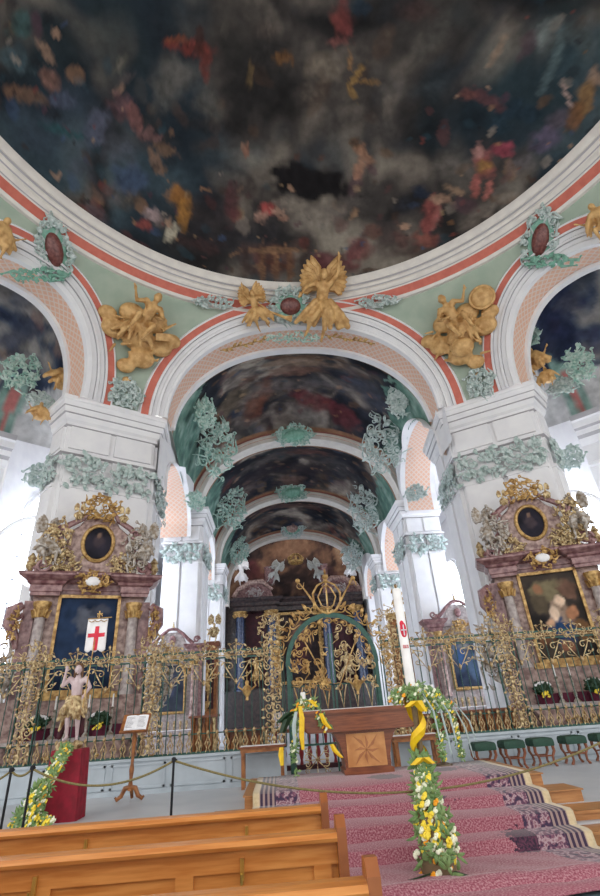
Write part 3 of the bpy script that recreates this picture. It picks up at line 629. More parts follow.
# ---- side conches behind the diagonal arches
for nm, pc, sgn in (('trim_3', -51.6, -1), ('trim_4', 51.8, 1)):
    back = ARCB[nm]; nv = 60; rows = []
    N = len(back)-1
    if back[0].x > back[-1].x: back = back[::-1]
    def target(k):
        u = k/N; ph = (pc-17+34*u) if True else 0; r = 16.9
        return Vector((AX+r*sin(radians(ph)), CY+r*cos(radians(ph)), 11.6))
    for j in range(nv+1):
        v = j/nv; row = []
        for k in range(N+1):
            p = back[k]; q = target(k); e = pi/2*v
            xy = p.lerp(q, sin(e)); z = q.z+(p.z-q.z+1.5*sin(pi*k/N))*cos(e) if v > 0 else p.z
            if v > 0: z = q.z+(p.z+1.1*sin(pi*k/N)*min(1, v*8)-q.z)*cos(e)
            row.append(Vector((xy.x, xy.y, max(z, 11.6))))
        rows.append(row)
    g = G(); g.grid(rows); o = struct(g.build('ceiling', FRESCO))
    hit = lambda x, y: cyl_hit(x, y, 15.2)
    BL = [(20,300,26,14,20,(86,98,118)),(30,325,24,12,10,(128,126,128)),(15,340,18,12,0,(50,62,90)),(50,345,14,10,0,(40,44,60)),(10,280,16,8,0,(130,126,120)),(40,290,12,8,40,(60,72,84)),
          (570,300,26,22,-30,(34,46,86)),(560,335,22,14,0,(28,36,70)),(585,290,22,8,-20,(104,104,116)),(590,335,18,12,-10,(60,66,94)),(548,350,12,10,0,(40,46,72)),(575,318,20,6,-20,(84,84,100))]
    zz = np.zeros(1)
    def f(P, hit=hit, BL=BL, sgn=sgn):
        C, W = clouds(P, .4, seed=21+sgn, stops=[(0, (34, 42, 60)), (.35, (58, 68, 90)), (.5, (92, 98, 108)), (.65, (136, 132, 130)), (1, (170, 164, 156))])
        C = specks(P, C, 40, 3, (.3, .8), None, .35); C = blobs(P, C, W, [b for b in BL if (b[0] < 300) == (sgn < 0)], hit)
        w = fbm(P*1.3+3, 3)-.5; ph = np.degrees(np.arctan2(P[:, 0]-AX, P[:, 1]-CY)); z = P[:, 2]+w*.8
        wcol = ramp(fbm(P*2, 3)*1.6-.3, [(0, (176, 176, 178)), (1, (216, 214, 214))]); m = (1-sm(13.05, 13.2, z))[:, None]; C = C*(1-m)+wcol*m
        rib = np.abs(((ph-pc+4.0) % 8.0)-4.0)+w*1.2
        gcol = ramp(fbm(P*2.4, 3)*1.6-.3, [(0, (98, 136, 126)), (1, (160, 184, 176))]); m2 = ((1-sm(1.2, 1.5, rib))*(1-sm(13.4, 13.6, z)))[:, None]; C = C*(1-m2)+gcol*m2
        m3 = ((1-sm(.35, .5, rib))*(1-sm(13.1, 13.3, z)))[:, None]; C = C*(1-m3)+np.array(lin((190, 120, 116)))*m3
        return C
    paint(o, f)
# ---- walls behind the diagonal arches, with curved cornice and arched window
for side, a0, a1, wc in ((-1, -80, -42, None), (1, 42, 80, None)):
    WR = 17.0; prof = [(WR, FZ, 0), (WR, 9.4, 0), (WR-.12, 9.45, 0), (WR-.12, 9.6, 1), (WR, 9.65, 0), (WR, 10.35, 0), (WR-.15, 10.45, 0), (WR-.2, 10.6, 1), (WR-.35, 10.7, 0), (WR-.4, 10.9, 1), (WR-.55, 10.95, 0), (WR-.6, 11.2, 0), (WR-.7, 11.25, 1), (WR-.75, 11.45, 0), (WR-.2, 11.5, 0), (WR-.05, 11.7, 0)]
    struct(revolve('wall_left' if side < 0 else 'wall_right', prof, [WHITE, GROOVE], a0, a1, 50, flip=False))
NW = [0]
def arched_window(c, d_out, w, z0, z1, muntins=(4, 7)):
    """c: centre xy on the wall; d_out: unit vector from the wall into the room"""
    NW[0] += 1; t = Vector((d_out[0], d_out[1], 0)).normalized()
    root = empty('window_%d' % NW[0]); struct(root); place(root, (c[0]+t.x*.05, c[1]+t.y*.05, 0), t)
    hw = w/2; out = [(-hw, z0), (hw, z0)]+[(hw*cos(pi*k/20), z1-hw+hw*sin(pi*k/20)) for k in range(21)]
    g = G(); g.prism(out, -.02, .02); g.build('pane', PANE, root, smooth=False)
    g = G(); path = [(x, -.04, z) for x, z in out]+[(out[0][0], -.04, out[0][1])]; g.tube(path, .1, 6); g.build('window_frame', WHITE, root)
    g = G()
    for i in range(1, muntins[0]): x = -hw+w*i/muntins[0]; g.box(x-.02, x+.02, -.05, -.02, z0, z1-hw+sqrt(max(0, hw*hw-x*x)))
    for j in range(1, muntins[1]):
        z = z0+(z1-z0)*j/muntins[1]; q = hw if z < z1-hw else sqrt(max(0, hw*hw-(z-z1+hw)**2)); g.box(-q, q, -.05, -.02, z-.02, z+.02)
    g.build('muntins', LEADING, root, smooth=False); return root
for side, px, py in ((-1, 36, 600), (1, 583, 580)):
    c = cyl_hit(px, py, 16.98); d = Vector((AX-c.x, CY-c.y, 0)).normalized(); top = cyl_hit(36 if side < 0 else 578, 516 if side < 0 else 488, 16.98).z
    arched_window((c.x, c.y), d, 3.6, 3.0, top)
# ---- aisle walls, ceilings, end wall, with windows
def wall(name, p0, p1, z0, z1, t=.3):
    g = G(); d = (Vector(p1)-Vector(p0)).normalized(); n = Vector((d.y, -d.x))*t
    g.poly([p0, p1, (p1[0]+n.x, p1[1]+n.y), (p0[0]+n.x, p0[1]+n.y)], z0, z1); return struct(g.build(name, WHITE, smooth=False))
wall('wall_left', (-10.1, 45), (-10.1, 17.2), FZ, 13.4); wall('wall_right', (12.8, 17.2), (12.8, 45), FZ, 13.4)
for Y in (20.5, 27.7, 34.8):
    arched_window((-10.06, Y), (1, 0), 3.4, 3.2, 10.5); arched_window((12.76, Y), (-1, 0), 3.4, 3.2, 10.5)
g = G(); g.box(-10.4, -5.2, 17, 45, 13.4, 13.6); struct(g.build('ceiling', WHITE, smooth=False)); g = G(); g.box(8.2, 13.1, 17, 45, 13.4, 13.6); struct(g.build('ceiling', WHITE, smooth=False))
wall('wall_back', (-10.4, 44.6), (13.1, 44.6), FZ, 17)
g = G(); g.box(-6, 9, 38.9, 45, 17, 17.2); struct(g.build('ceiling', WHITE, smooth=False))
# ---- floors and steps
g = G(); g.box(-18, 20, -6, 7.2, -.3, 0); struct(g.build('floor', FLOORN, smooth=False))
g = G(); g.box(-18, 20, 7.5, 45, -.3, FZ); struct(g.build('floor', FLOORG, smooth=False))
g = G(); g.box(-18, 20, 7.14, 7.51, -.2, .15); g.box(-18, 20, 7.11, 7.15, .12, .15)
struct(g.build('trim_60', WOODM, smooth=False))
g = G(); g.box(-18, 20, 7.46, 7.9, .2, .304); g.box(-18, 20, 7.43, 7.47, .27, .304); struct(g.build('trim_61', WOODM, smooth=False))
# ================================================================ FURNITURE OF THE FOREGROUND
def bx(g, *a, **k): g.box(*a, **k); return g
def T3(o, p, rz=0): return Matrix.Translation(Vector(p)) @ Matrix.Rotation(rz, 4, 'Z')
def part(name, g, mat, root, smooth=True): return g.build(name, mat, root, smooth)
# ---- altar dais
dais = tag(empty('altar_dais', (1.6, 9, FZ)), 'wooden stepped dais under the red carpet, carrying the altar table', 'dais'); D0 = Matrix.Translation((-1.6, -9, -FZ))
part('platform', G(D0).box(-.55, 3.82, 8.5, 10.5, FZ, .585).box(-.57, 3.84, 8.47, 10.5, .585, .6), WOODM, dais, False)
part('step', G(D0).box(-.95, 4.1, 8.0, 8.5, FZ, .435).box(-.97, 4.12, 7.97, 8.5, .435, .45), WOODM, dais, False)
# ---- carpet
def carpet_mat():
    m = bpy.data.materials.new('patterned_carpet'); m.use_nodes = True; nt = m.node_tree; N = nt.nodes; L = nt.links; b = N['Principled BSDF']; b.inputs['Roughness'].default_value = .8; b.inputs['Specular IOR Level'].default_value = .4; b.inputs['Sheen Weight'].default_value = .3; b.inputs['Sheen Roughness'].default_value = .4
    uv = N.new('ShaderNodeUVMap'); uv.uv_map = 'uv'; sx = N.new('ShaderNodeSeparateXYZ'); L.new(uv.outputs[0], sx.inputs[0])
    def noise(s, d=3):
        n = N.new('ShaderNodeTexNoise'); n.inputs['Scale'].default_value = s; n.inputs['Detail'].default_value = d; L.new(uv.outputs[0], n.inputs['Vector']); return n.outputs[0]
    def rampn(src, stops, interp='LINEAR'):
        r = N.new('ShaderNodeValToRGB'); r.color_ramp.interpolation = interp; e = r.color_ramp.elements
        e[0].position = stops[0][0]; e[0].color = (*lin(stops[0][1]), 1); e[1].position = stops[-1][0]; e[1].color = (*lin(stops[-1][1]), 1)
        for p, c in stops[1:-1]: q = e.new(p); q.color = (*lin(c), 1)
        L.new(src, r.inputs[0]); return r.outputs[0]
    def mix(f, a, c):
        x = N.new('ShaderNodeMixRGB'); L.new(f, x.inputs[0]); L.new(a, x.inputs[1]); L.new(c, x.inputs[2]); return x.outputs[0]
    def math(op, a, v):
        x = N.new('ShaderNodeMath'); x.operation = op; L.new(a, x.inputs[0])
        if isinstance(v, (int, float)): x.inputs[1].default_value = v
        else: L.new(v, x.inputs[1])
        return x.outputs[0]
    field = rampn(noise(55, 2), [(.35, (132, 62, 78)), (.5, (158, 92, 106)), (.62, (182, 136, 142))])
    flor = rampn(noise(16, 4), [(.4, (60, 46, 72)), (.5, (124, 78, 98)), (.56, (182, 160, 164)), (.66, (128, 74, 90))])
    v = N.new('ShaderNodeTexVoronoi'); v.inputs['Scale'].default_value = .95; L.new(uv.outputs[0], v.inputs['Vector'])
    d = math('ADD', v.outputs['Distance'], math('MULTIPLY', noise(14), .35))
    patch = math('LESS_THAN', d, .44); c = mix(patch, field, rampn(noise(40), [(.4, (36, 28, 48)), (.6, (96, 52, 74))]))
    # distance from the nearer long edge (u is in metres, 4.05 wide)
    e = math('SUBTRACT', N.new('ShaderNodeValue').outputs[0], 0); 
    a = math('ABSOLUTE', math('SUBTRACT', sx.outputs[0], 2.025), 0); e = math('SUBTRACT', a, 0.0)   # 2.025 at the very edge
    nb = math('ADD', e, math('MULTIPLY', math('SUBTRACT', noise(9), .5), .05))
    c = mix(math('GREATER_THAN', nb, 1.36), c, flor)
    st = math('GREATER_THAN', math('SINE', math('MULTIPLY', e, 95), 0), 0.1)
    strip = mix(st, rampn(e, [(0, (60, 44, 70)), (1, (60, 44, 70))]), rampn(e, [(0, (160, 136, 130)), (1, (160, 136, 130))]))
    c = mix(math('GREATER_THAN', e, 1.7), c, strip)
    c = mix(math('GREATER_THAN', e, 1.93), c, rampn(noise(30), [(.3, (214, 196, 160)), (.7, (196, 176, 142))]))
    L.new(c, b.inputs['Base Color']); return m
CARPET = carpet_mat()
prof = [(10.3, .62), (9.6, .62), (9.0, .62), (8.52, .622), (8.455, .605), (8.44, .54), (8.43, .47), (8.36, .465), (8.02, .467), (7.955, .45), (7.94, .4), (7.93, .325), (7.85, .322), (7.48, .325), (7.42, .31), (7.41, .25), (7.4, .175), (7.33, .17), (7.16, .172), (7.09, .16), (7.08, .1), (7.06, .03), (6.98, .022)]
prof += [(6.98-.1*k, .022+.012*max(0, sin(k*1.3))*(k > 3)) for k in range(1, 8)]+[(6.2, .05), (6.12, .09), (6.05, .1), (5.98, .07), (5.94, .024), (5.6, .022)]
g = G(); g.uv = []; NX = 44; x0, x1 = -.43, 3.62; s_ = 0; prev = prof[0]; rr = random.Random(3); rows = []
for (y, z) in prof:
    s_ += hypot(y-prev[0], z-prev[1]); prev = (y, z); row = []
    for i in range(NX+1):
        u = i/NX; sk = (6.6-y)*.28*(u-.35) if y < 6.6 else 0
        row.append((x0+(x1-x0)*u + (.0 if y > 7 else (7-y)*.45), y+sk+.012*sin(u*19+y*5), z+(.006*sin(u*31+y*9)+.006 if y < 7 else .004*sin(u*23+y*4)))); g.uv.append(((x1-x0)*u, s_))
    rows.append(row)
g.grid(rows, flip=True); car = g.build('stair_carpet', CARPET); sd = car.modifiers.new('thick', 'SOLIDIFY'); sd.thickness = .012; sd.offset = 1
tag(car, 'wide crimson patterned carpet with cream border running down the altar steps', 'carpet')
# ---- altar table
p = aY(348, 730, 9.6)
alt = tag(empty('altar_table', (1.4, 9.9, .6)), 'modern brown wooden altar table with star inlay on its tapered pedestal', 'altar table')
g = G(); xa, xb = -1.02, .84   # local
out = [(-1.0, .70), (-.94, .66), (.86, .66), (.9, .70), (.95, .88), (1.0, .95), (-1.08, .95), (-1.04, .88)]
g.prism(out, -.42, .42, .03); part('apron', g, WOODD, alt, False)
part('tabletop', G().box(-1.12, 1.04, -.48, .48, .95, 1.0).box(-1.1, 1.02, -.46, .46, .93, .95), WOODD, alt, False)
part('altar_cloth', G().box(-1.05, .97, -.4, .4, 1.001, 1.008), CLOTHW, alt, False)
prf = [(-.36, .02), (.46, .02), (.47, .1), (.42, .12), (.43, .3), (.48, .5), (.58, .66), (-.52, .66), (-.42, .5), (-.36, .3), (-.34, .12), (-.38, .1)]
part('pedestal', G().prism(prf, -.3, .3), WOODD, alt, False)
g = G(); g.box(-.3, .36, -.315, -.3, .14, .62); pn = part('inlay_panel', g, WOODL, alt, False)
g = G()
for k in range(8):
    a = pi/4*k+.02; L_ = .21 if k % 2 == 0 else .3; c = (.03, .38); d = (cos(a), sin(a)); n_ = (-d[1], d[0])
    q = [c, (c[0]+d[0]*L_*.45+n_[0]*.045, c[1]+d[1]*L_*.45+n_[1]*.045), (c[0]+d[0]*L_, c[1]+d[1]*L_), (c[0]+d[0]*L_*.45-n_[0]*.045, c[1]+d[1]*L_*.45-n_[1]*.045)]
    q = [(max(-.29, min(.35, x)), max(.15, min(.61, z))) for x, z in q]
    g.prism([q[0], q[3], q[2]], -.322, -.315)
o = part('star_inlay', g, M('walnut_inlay', (176, 116, 72), .35, rgb2=(156, 96, 56)), pn, False)
# ---- flowers
def bloom(g, c, r, R, n=5):
    for k in range(n):
        a = 2*pi*k/n+R.uniform(0, 1); g.ell((c[0]+cos(a)*r*.45, c[1]+sin(a)*r*.25-r*.2, c[2]+sin(a+1)*r*.45), (r*.5, r*.45, r*.5), 6, 4)
def flowers(root, pts, n, rr_, seed, mats=('greenery', 'yellow_blossom', 'cream_blossom', 'orange_blossom'), size=.035, wts=(.45, .2, .25, .1)):
    """pts: path points; rr_: radius at every point"""
    R = random.Random(seed); gs = [G() for _ in range(4)]; P = [Vector(p_) for p_ in pts]
    for i in range(n):
        t = R.random()*(len(P)-1); k = min(int(t), len(P)-2); f_ = t-k; c = P[k].lerp(P[k+1], f_); r_ = rr_[k]*(1-f_)+rr_[k+1]*f_
        a = R.uniform(0, 2*pi); e = R.uniform(-1, 1); q = r_*R.uniform(.6, 1.05)
        c = c+Vector((cos(a)*q*sqrt(1-e*e), sin(a)*q*sqrt(1-e*e), e*q)); w_ = R.random(); acc = 0
        for j in range(4):
            acc += wts[j]
            if w_ < acc: break
        if j == 0:
            for _ in range(3): leaf(gs[0], c, size*R.uniform(1.8, 3.4), R.uniform(0, 6.28), size*R.uniform(.3, .6))
        else: bloom(gs[j], c, size*R.uniform(.7, 1.1), R)
    for j, (nm, mt) in enumerate(zip(mats, (LEAF, YFL, WFL, OFL))):
        if gs[j].v: gs[j].build(nm, mt, root)['kind'] = 'stuff'
def strips(root, name, mat, L, w, n=7):
    o = None
    for pts in L:
        g = G(); P = [Vector(q) for q in pts]; rows = []
        for i, q in enumerate(P): ww = w*(.35+.65*sin(pi*min(1, (i+.6)/len(P)))); rows.append([q-Vector((ww, 0, 0)), q+Vector((0, -w*.5, 0)), q+Vector((ww, 0, 0))])
        g.grid(rows); o = g.build(name, mat, root)
    return o
# arrangement on the left end of the altar
fa = tag(empty('flower_arrangement', (.42, 9.78, 1.61)), 'trailing flowers and yellow lily leaves hanging over the left end of the altar table', 'flowers')
flowers(fa, [(-.25, -.1, -.15), (-.1, -.1, .1), (.1, -.1, .12), (.3, -.4, -.15), (.36, -.44, -.3)], 90, (.1, .12, .1, .09, .06), 4, size=.03)
flowers(fa, [(-.15, -.4, -.1), (-.22, -.45, -.5), (-.2, -.45, -.85)], 60, (.06, .06, .04), 5, size=.025, wts=(.6, .1, .3, 0))
strips(fa, 'yellow_leaf', YEL, [[(-.08, -.42, .08), (-.06, -.5, -.1), (-.08, -.5, -.35), (-.07, -.5, -.55)], [(.0, -.3, .14), (.1, -.4, .16), (.2, -.5, .05)], [(.26, -.5, -.05), (.32, -.52, -.2), (.4, -.52, -.28)], [(-.42, -.4, -.5), (-.43, -.42, -.6), (-.42, -.42, -.75)], [(.4, -.5, -.5), (.45, -.5, -.6), (.55, -.5, -.7)]], .045)
strips(fa, 'ribbon', LBLUE, [[(-.15, -.45, 0), (-.2, -.5, -.2), (-.2, -.5, -.5)]], .035)
strips(fa, 'broad_leaf', LEAFD, [[(-.05, -.2, 0), (-.25, -.3, 0), (-.45, -.3, -.15)], [(-.1, -.2, 0), (-.3, -.3, -.1), (-.4, -.3, -.3)]], .08)
def candle(loc, h, r, label, group=None):
    c = tag(empty('candle', loc), label, 'candle', group); part('wax', G().lathe([(r, 0), (r, h-.01), (r*.7, h)], n=14), WAX, c); part('wick', G().tube([(0, 0, h-.01), (0, 0, h+.015)], .003, 5), BLACK, c); return c
candle((.42, 9.8, 1.609), .3, .045, 'thick white candle among flowers on the left end of the altar table')
# ---- paschal candle on its flower-wrapped column
pc = tag(empty('paschal_candle_stand', (1.62, 6.62, .03)), 'tall slim stand wrapped in yellow ribbon and flowers, standing on the carpet', 'candle stand')
part('column', G().lathe([(.19, 0), (.19, .1), (.17, .12), (.17, .5), (.05, .56), (.035, .7), (.035, 1.55), (.06, 1.6), (.1, 1.66), (.1, 1.7), (.05, 1.71)], n=18), M('dull_bronze', (120, 102, 76), .5, .3), pc)
flowers(pc, [(0, -.05, .1), (0, -.06, .35), (0, 0, .6), (-.02, 0, .85), (-.03, 0, 1.0)], 620, (.23, .21, .15, .1, .06), 8, size=.042, wts=(.3, .22, .4, .08))
flowers(pc, [(-.25, 0, 1.66), (0, -.05, 1.72), (.2, 0, 1.68), (.36, 0, 1.55)], 240, (.06, .11, .1, .06), 9, size=.026, wts=(.5, .12, .34, .04))
flowers(pc, [(.2, -.02, 1.6), (.26, -.02, 1.3), (.24, -.02, 1.0)], 60, (.05, .04, .03), 10, size=.022, wts=(.6, .3, .1, 0))
g = G(); rows = []
for k in range(61):
    t = k/60; z = .92+t*.68; a = -pi*.2+t*2*pi*1.55; w_ = .1+.03*sin(t*9); q = .085
    c = Vector((q*cos(a), q*sin(a), z)); rows.append([c+Vector((0, 0, -w_)), c*1.0+Vector((.03*cos(a), .03*sin(a), 0)), c+Vector((0, 0, w_))])
g.grid(rows); g.build('yellow_ribbon', YEL, pc)
strips(pc, 'yellow_leaf', YEL, [[(-.1, -.12, 1.56), (.0, -.16, 1.62), (.08, -.12, 1.5)], [(-.12, -.1, .98), (-.02, -.14, 1.05), (.08, -.1, .98)]], .07)
strips(pc, 'trailing_ribbon', LBLUE, [[(.2, -.05, 1.7), (.3, -.06, 1.5), (.33, -.06, 1.2), (.34, -.06, 1.05)], [(.1, -.1, 1.7), (.2, -.1, 1.5), (.22, -.1, 1.2)], [(.3, -.05, 1.65), (.4, -.06, 1.45), (.42, -.06, 1.15)]], .012)
strips(pc, 'broad_leaf', LEAFD, [[(-.1, -.15, .04), (-.3, -.2, .02), (-.42, -.2, .01)], [(.1, -.15, .04), (.2, -.25, .02), (.3, -.28, .01)]], .05)
pk = tag(empty('paschal_candle', (1.62, 6.62, 1.742)), 'tall white wax Easter candle with red emblem and red lettering, on the ribbon-wrapped stand', 'candle')
part('wax', G().lathe([(.058, 0), (.058, 1.24), (.04, 1.25)], n=20), WAX, pk); part('wick', G().tube([(0, 0, 1.24), (0, 0, 1.275)], .004, 5), BLACK, pk)
g = G(); g.ell((0, -.052, .72), (.042, .014, .1), 14, 8); g.ell((-.01, -.056, .79), (.03, .012, .045), 10, 6); em = part('emblem', g, REDP, pk)
part('emblem_cross', G().box(-.034, .034, -.074, -.062, .71, .722).box(-.006, .006, -.074, -.062, .65, .78), M('silver_wax', (206, 206, 216), .4, .3), em, False)
g = G()
for i, x in enumerate((-.03, -.012, .006, .024)):   # a small dated line
    g.box(x-.006, x+.006, -.062, -.052, .5, .507); g.box(x-.006, x-.002, -.062, -.052, .5, .535); g.box(x-.006, x+.006, -.062, -.052, .53, .536); 
    if i % 2: g.box(x+.003, x+.006, -.062, -.052, .5, .535)
part('lettering', g, REDP, pk, False)
# ---- second floor candle with flowers, right of the altar
cq = aY(433, 700, 9.95); cs = tag(empty('floor_candle_stand', (cq.x, 9.95, .622 if cq.x < 3.6 else FZ)), 'slim dark floor stand with flowers at the right end of the altar table', 'candle stand'); hh = aY(433, 698, 9.95).z-cs.location.z
part('stand', G().lathe([(.16, 0), (.15, .03), (.03, .06), (.025, hh-.05), (.09, hh-.02), (.09, hh)], n=14), M('bronze_dark', (96, 80, 60), .4, .4), cs)
flowers(cs, [(-.2, -.05, hh-.12), (0, -.08, hh-.05), (.25, -.08, hh-.12)], 90, (.07, .1, .07), 41, size=.03)
flowers(cs, [(.22, -.1, hh-.15), (.3, -.1, hh-.5), (.3, -.1, hh-.95)], 90, (.06, .05, .04), 42, size=.026, wts=(.5, .3, .2, 0))
strips(cs, 'ribbon', LBLUE, [[(.3, -.12, hh-.1), (.45, -.14, hh-.5), (.5, -.14, hh-.95)], [(.35, -.12, hh-.1), (.55, -.14, hh-.4), (.6, -.14, hh-.7)]], .015)
candle((cq.x, 9.95, cs.location.z+hh+.001), .22, .045, 'thick white candle on the flower-decked floor stand right of the altar')
# ---- risen figure statue on a red-draped pedestal
PX0 = aY(68, 818, 9.9); pedx = PX0.x
pedx -= .1
ped = tag(empty('draped_pedestal', (pedx, 9.9, FZ)), 'tall square pedestal draped in crimson velvet left of the lectern', 'pedestal')
ptop = aY(70, 749, 9.9).z-FZ
g = G(); rows = []
for z, s2 in ((0, .3), (.02, .3), (ptop-.06, .25), (ptop-.01, .245), (ptop, .235)):
    row = []
    for k in range(40):
        a = 2*pi*k/40; q = s2/max(abs(cos(a)), abs(sin(a))); q *= 1+(.03*sin(k*2.3)*(1-z/ptop)); row.append((q*cos(a), q*sin(a)*.8, z))
    rows.append(row)
g.grid(rows, closed=True); b_ = [g.V(r_) for r_ in rows[-1]]; g.Fc(*b_); part('velvet_drape', g, VELVET, ped, True)
ST = 1.2
st = tag(empty('painted_statue', (pedx-.04, 9.88, FZ+ptop)), 'painted statue of a bare-chested man in gold loincloth on the crimson pedestal', 'statue')
J = dict(head=(.0, -.02, .93), neck=(0, 0, .85), chest=(0, 0, .72), pelvis=(.02, 0, .53), shL=(-.115, 0, .81), elL=(-.2, -.03, .72), wrL=(-.17, -.06, .9),
    shR=(.115, 0, .8), elR=(.2, -.02, .68), wrR=(.17, -.12, .58), hipL=(-.045, 0, .49), knL=(-.05, -.06, .27), anL=(-.05, .0, .05), ftL=(-.06, -.09, .02),
    hipR=(.07, 0, .49), knR=(.1, -.07, .28), anR=(.09, .01, .05), ftR=(.12, -.08, .02), face=(.1, -1, 0))
J = {k: ((v[0], v[1], v[2]+.1) if k != 'face' else v) for k, v in J.items()}
b = human(J, ST); body = part('body', b, SKIN, st); remesh(body, .009, 2)
g = G(); hp = Vector(J['head'])*ST
g.ell(hp+Vector((0, .03, .03)), (.078, .075, .085), 12, 8)
for s2 in (-1, 1): g.cap(hp+Vector((s2*.055, .02, .0)), hp+Vector((s2*.07, .02, -.11)), .03, .016)
g.ell(hp+Vector((0, -.05, -.065)), (.028, .022, .03), 8, 6); part('hair', g, HAIR, st)
g = G()
for s2 in (-1, 1): g.ell(hp+Vector((s2*.02+.005, -.064, .008)), (.007, .004, .004), 8, 5)
part('eyes', g, BLACK, st)
g = G(); R = random.Random(5); g.cap((.02, 0, .62*ST), (.03, 0, .54*ST), .105, .12, 12)
drape(g, ST, (.0, -.02, .62), 26, R, .15, .26, .026)
for k in range(14): a = R.uniform(pi*.9, 2*pi); g.cap((.13*cos(a), .08*sin(a), .66*ST), (.2*cos(a), .1*sin(a), .4*ST), .03, .018)
g.cap((-.12, -.03, .42*ST), (-.2, 0, .24*ST), .05, .025); g.cap((.16, 0, .74*ST), (.2, .03, .45*ST), .03, .03)
ro = part('loincloth', g, GOLDP, st); remesh(ro, .012, 2)
g = G(); g.cap((-.16, .03, .3*ST), (-.2, .05, .16*ST), .05, .045); g.cap((.13, .06, .5*ST), (.14, .08, .2*ST), .05, .05); part('red_lining', g, DKRED, st)
g = G()
for k in range(11): a = k/11*2*pi; g.ell((.17*cos(a)+.01, .12*sin(a), .05+.015*(k % 3)), (.06, .05, .045), 8, 6)
g.box(-.16, .18, -.12, .12, .0, .07); cb = part('cloud_base', g, GOLDP, st)
bw = tag(empty('banner', (pedx-.04, 9.88, FZ+ptop)), 'white banner with a red cross on a gilded pole held by the statue', 'banner')
pa = Vector((.17*ST+.01, -.13*ST-.03, .5*ST)); pt = aY(99, 617, 9.78)-Vector(bw.location); 
part('pole', G().tube([pa, pt], .011, 8), GOLD, bw)
cw = aY(99, 622, 9.78)-Vector(bw.location); part('crossbar', G().tube([cw+Vector((-.21, 0, .06)), cw+Vector((.23, 0, .075))], .01, 6), GOLD, bw)
g = G(); g.tube([cw+Vector((0, 0, .06)), cw+Vector((-.01, 0, .2))], .012, 6); g.tube([cw+Vector((-.05, 0, .15)), cw+Vector((.05, 0, .15))], .012, 6); spiral(g, (cw.x, cw.y, cw.z+.1), .05, 0, 1, 1, .01); part('finial', g, GOLD, bw)
g = G(); rows = []; W2, H2 = .185, .58
for j in range(15):
    row = []
    for i in range(13):
        x = -W2+2*W2*i/12; low = .035*abs(sin(pi*i/12*3)); z = -j/14*(H2-.04*(1-low/.035)) ; row.append(cw+Vector((x-.01, -.012*sin(i*1.1+j*.3)-.015, .05+z)))
    rows.append(row)
g.grid(rows); fl = part('flag_cloth', g, CLOTHW, bw); sm_ = fl.modifiers.new('t', 'SOLIDIFY'); sm_.thickness = .006
g = G(); z0 = cw.z-.26
def fy(x, z): i = (x+.01+W2)/(2*W2)*12; j = (.05-(z))/H2*14; return -.012*sin(i*1.1+j*.3)-.024
rows = [[cw+Vector((x, fy(x, z), z)) for x in (-.045, -.02, .01, .03)] for z in [-.08-.42*k/14 for k in range(15)]]; g.grid(rows)
rows = [[cw+Vector((x, fy(x, z), z)) for x in [-.165+.31*k/14 for k in range(15)]] for z in (-.2, -.24, -.27)]; g.grid(rows); part('red_cross', g, REDP, fl)
g = G(); g.tube([cw+Vector((-.18+.34*k/12, -.03, .03-.03*abs(sin(pi*k/12*3)))) for k in range(13)], .008, 5); part('fringe', g, GOLD, fl)
gar = tag(empty('flower_garland', (pedx, 9.6, FZ)), 'long yellow and cream flower garland trailing down the crimson pedestal', 'flower garland')
flowers(gar, [(.05, -.05, ptop+.03), (.0, -.08, ptop-.12), (-.12, -.12, ptop-.35), (-.2, -.18, .45), (-.28, -.25, .22), (-.3, -.3, .08), (-.12, -.3, .07)], 560, (.07, .08, .09, .13, .17, .19, .14), 15, size=.036, wts=(.42, .25, .3, .03))
flowers(gar, [(-.5, -.32, .06), (.12, -.32, .07)], 80, (.1, .08), 16, size=.036, wts=(.3, .45, .25, 0))
# ---- lectern
lx = aZ(129, 801, FZ); lec = tag(empty('lectern', (lx.x, lx.y, FZ)), 'small carved wooden lectern on scroll feet between the crimson pedestal and the iron screen', 'lectern')
lh = aY(139, 722, lx.y).z-FZ
part('stem', G().lathe([(.05, .16), (.03, .2), (.045, .26), (.028, .34), (.05, .5), (.03, .6), (.032, .9), (.05, 1.0), (.03, lh-.16), (.05, lh-.12)], n=12), WOODC, lec)
for s2 in (-1, 1):
    g = G(); g.tube([(0, 0, .22), (s2*.1, 0, .2), (s2*.16, 0, .08), (s2*.24, 0, .03), (s2*.27, 0, .07)], [.04, .045, .04, .035, .02], 8); part('foot', g, WOODC, lec)
g = G(); g.tube([(0, 0, .2), (0, .1, .18), (0, .2, .03)], [.04, .04, .03], 8); part('foot', g, WOODC, lec)
g = G(Matrix.Translation((0, 0, lh-.02)) @ Matrix.Rotation(radians(52), 4, 'X')); g.box(-.27, .27, -.2, .2, -.015, .015); g.box(-.27, .27, -.215, -.19, .0, .05); part('desk', g, WOODC, lec, False)
bk = tag(empty('open_book', (lx.x+.02, lx.y, FZ+lh-.02)), 'open book with white pages lying on the wooden lectern', 'book'); bk.rotation_euler = (radians(52), 0, 0)
g = G(); rows = [[(x, y, .02+.018*sin(pi*min(1, abs(x)/.2))**.5*(abs(x) > .001)) for x in [-.22+.44*k/16 for k in range(17)]] for y in (-.16, .16)]; g.grid(rows); g.box(-.22, .22, -.16, .16, .014, .02); part('pages', g, PAPER, bk)
part('cover', G().box(-.23, .23, -.17, .17, .006, .014), DKRED, bk, False)
g = G(); R = random.Random(2)
for c in (-.2, .03):
    for k in range(9): g.box(c, c+R.uniform(.1, .16), .11-.028*k, .116-.028*k, .0385, .0395)
part('text_lines', g, M('print_grey', (110, 110, 118), .8), bk, False)
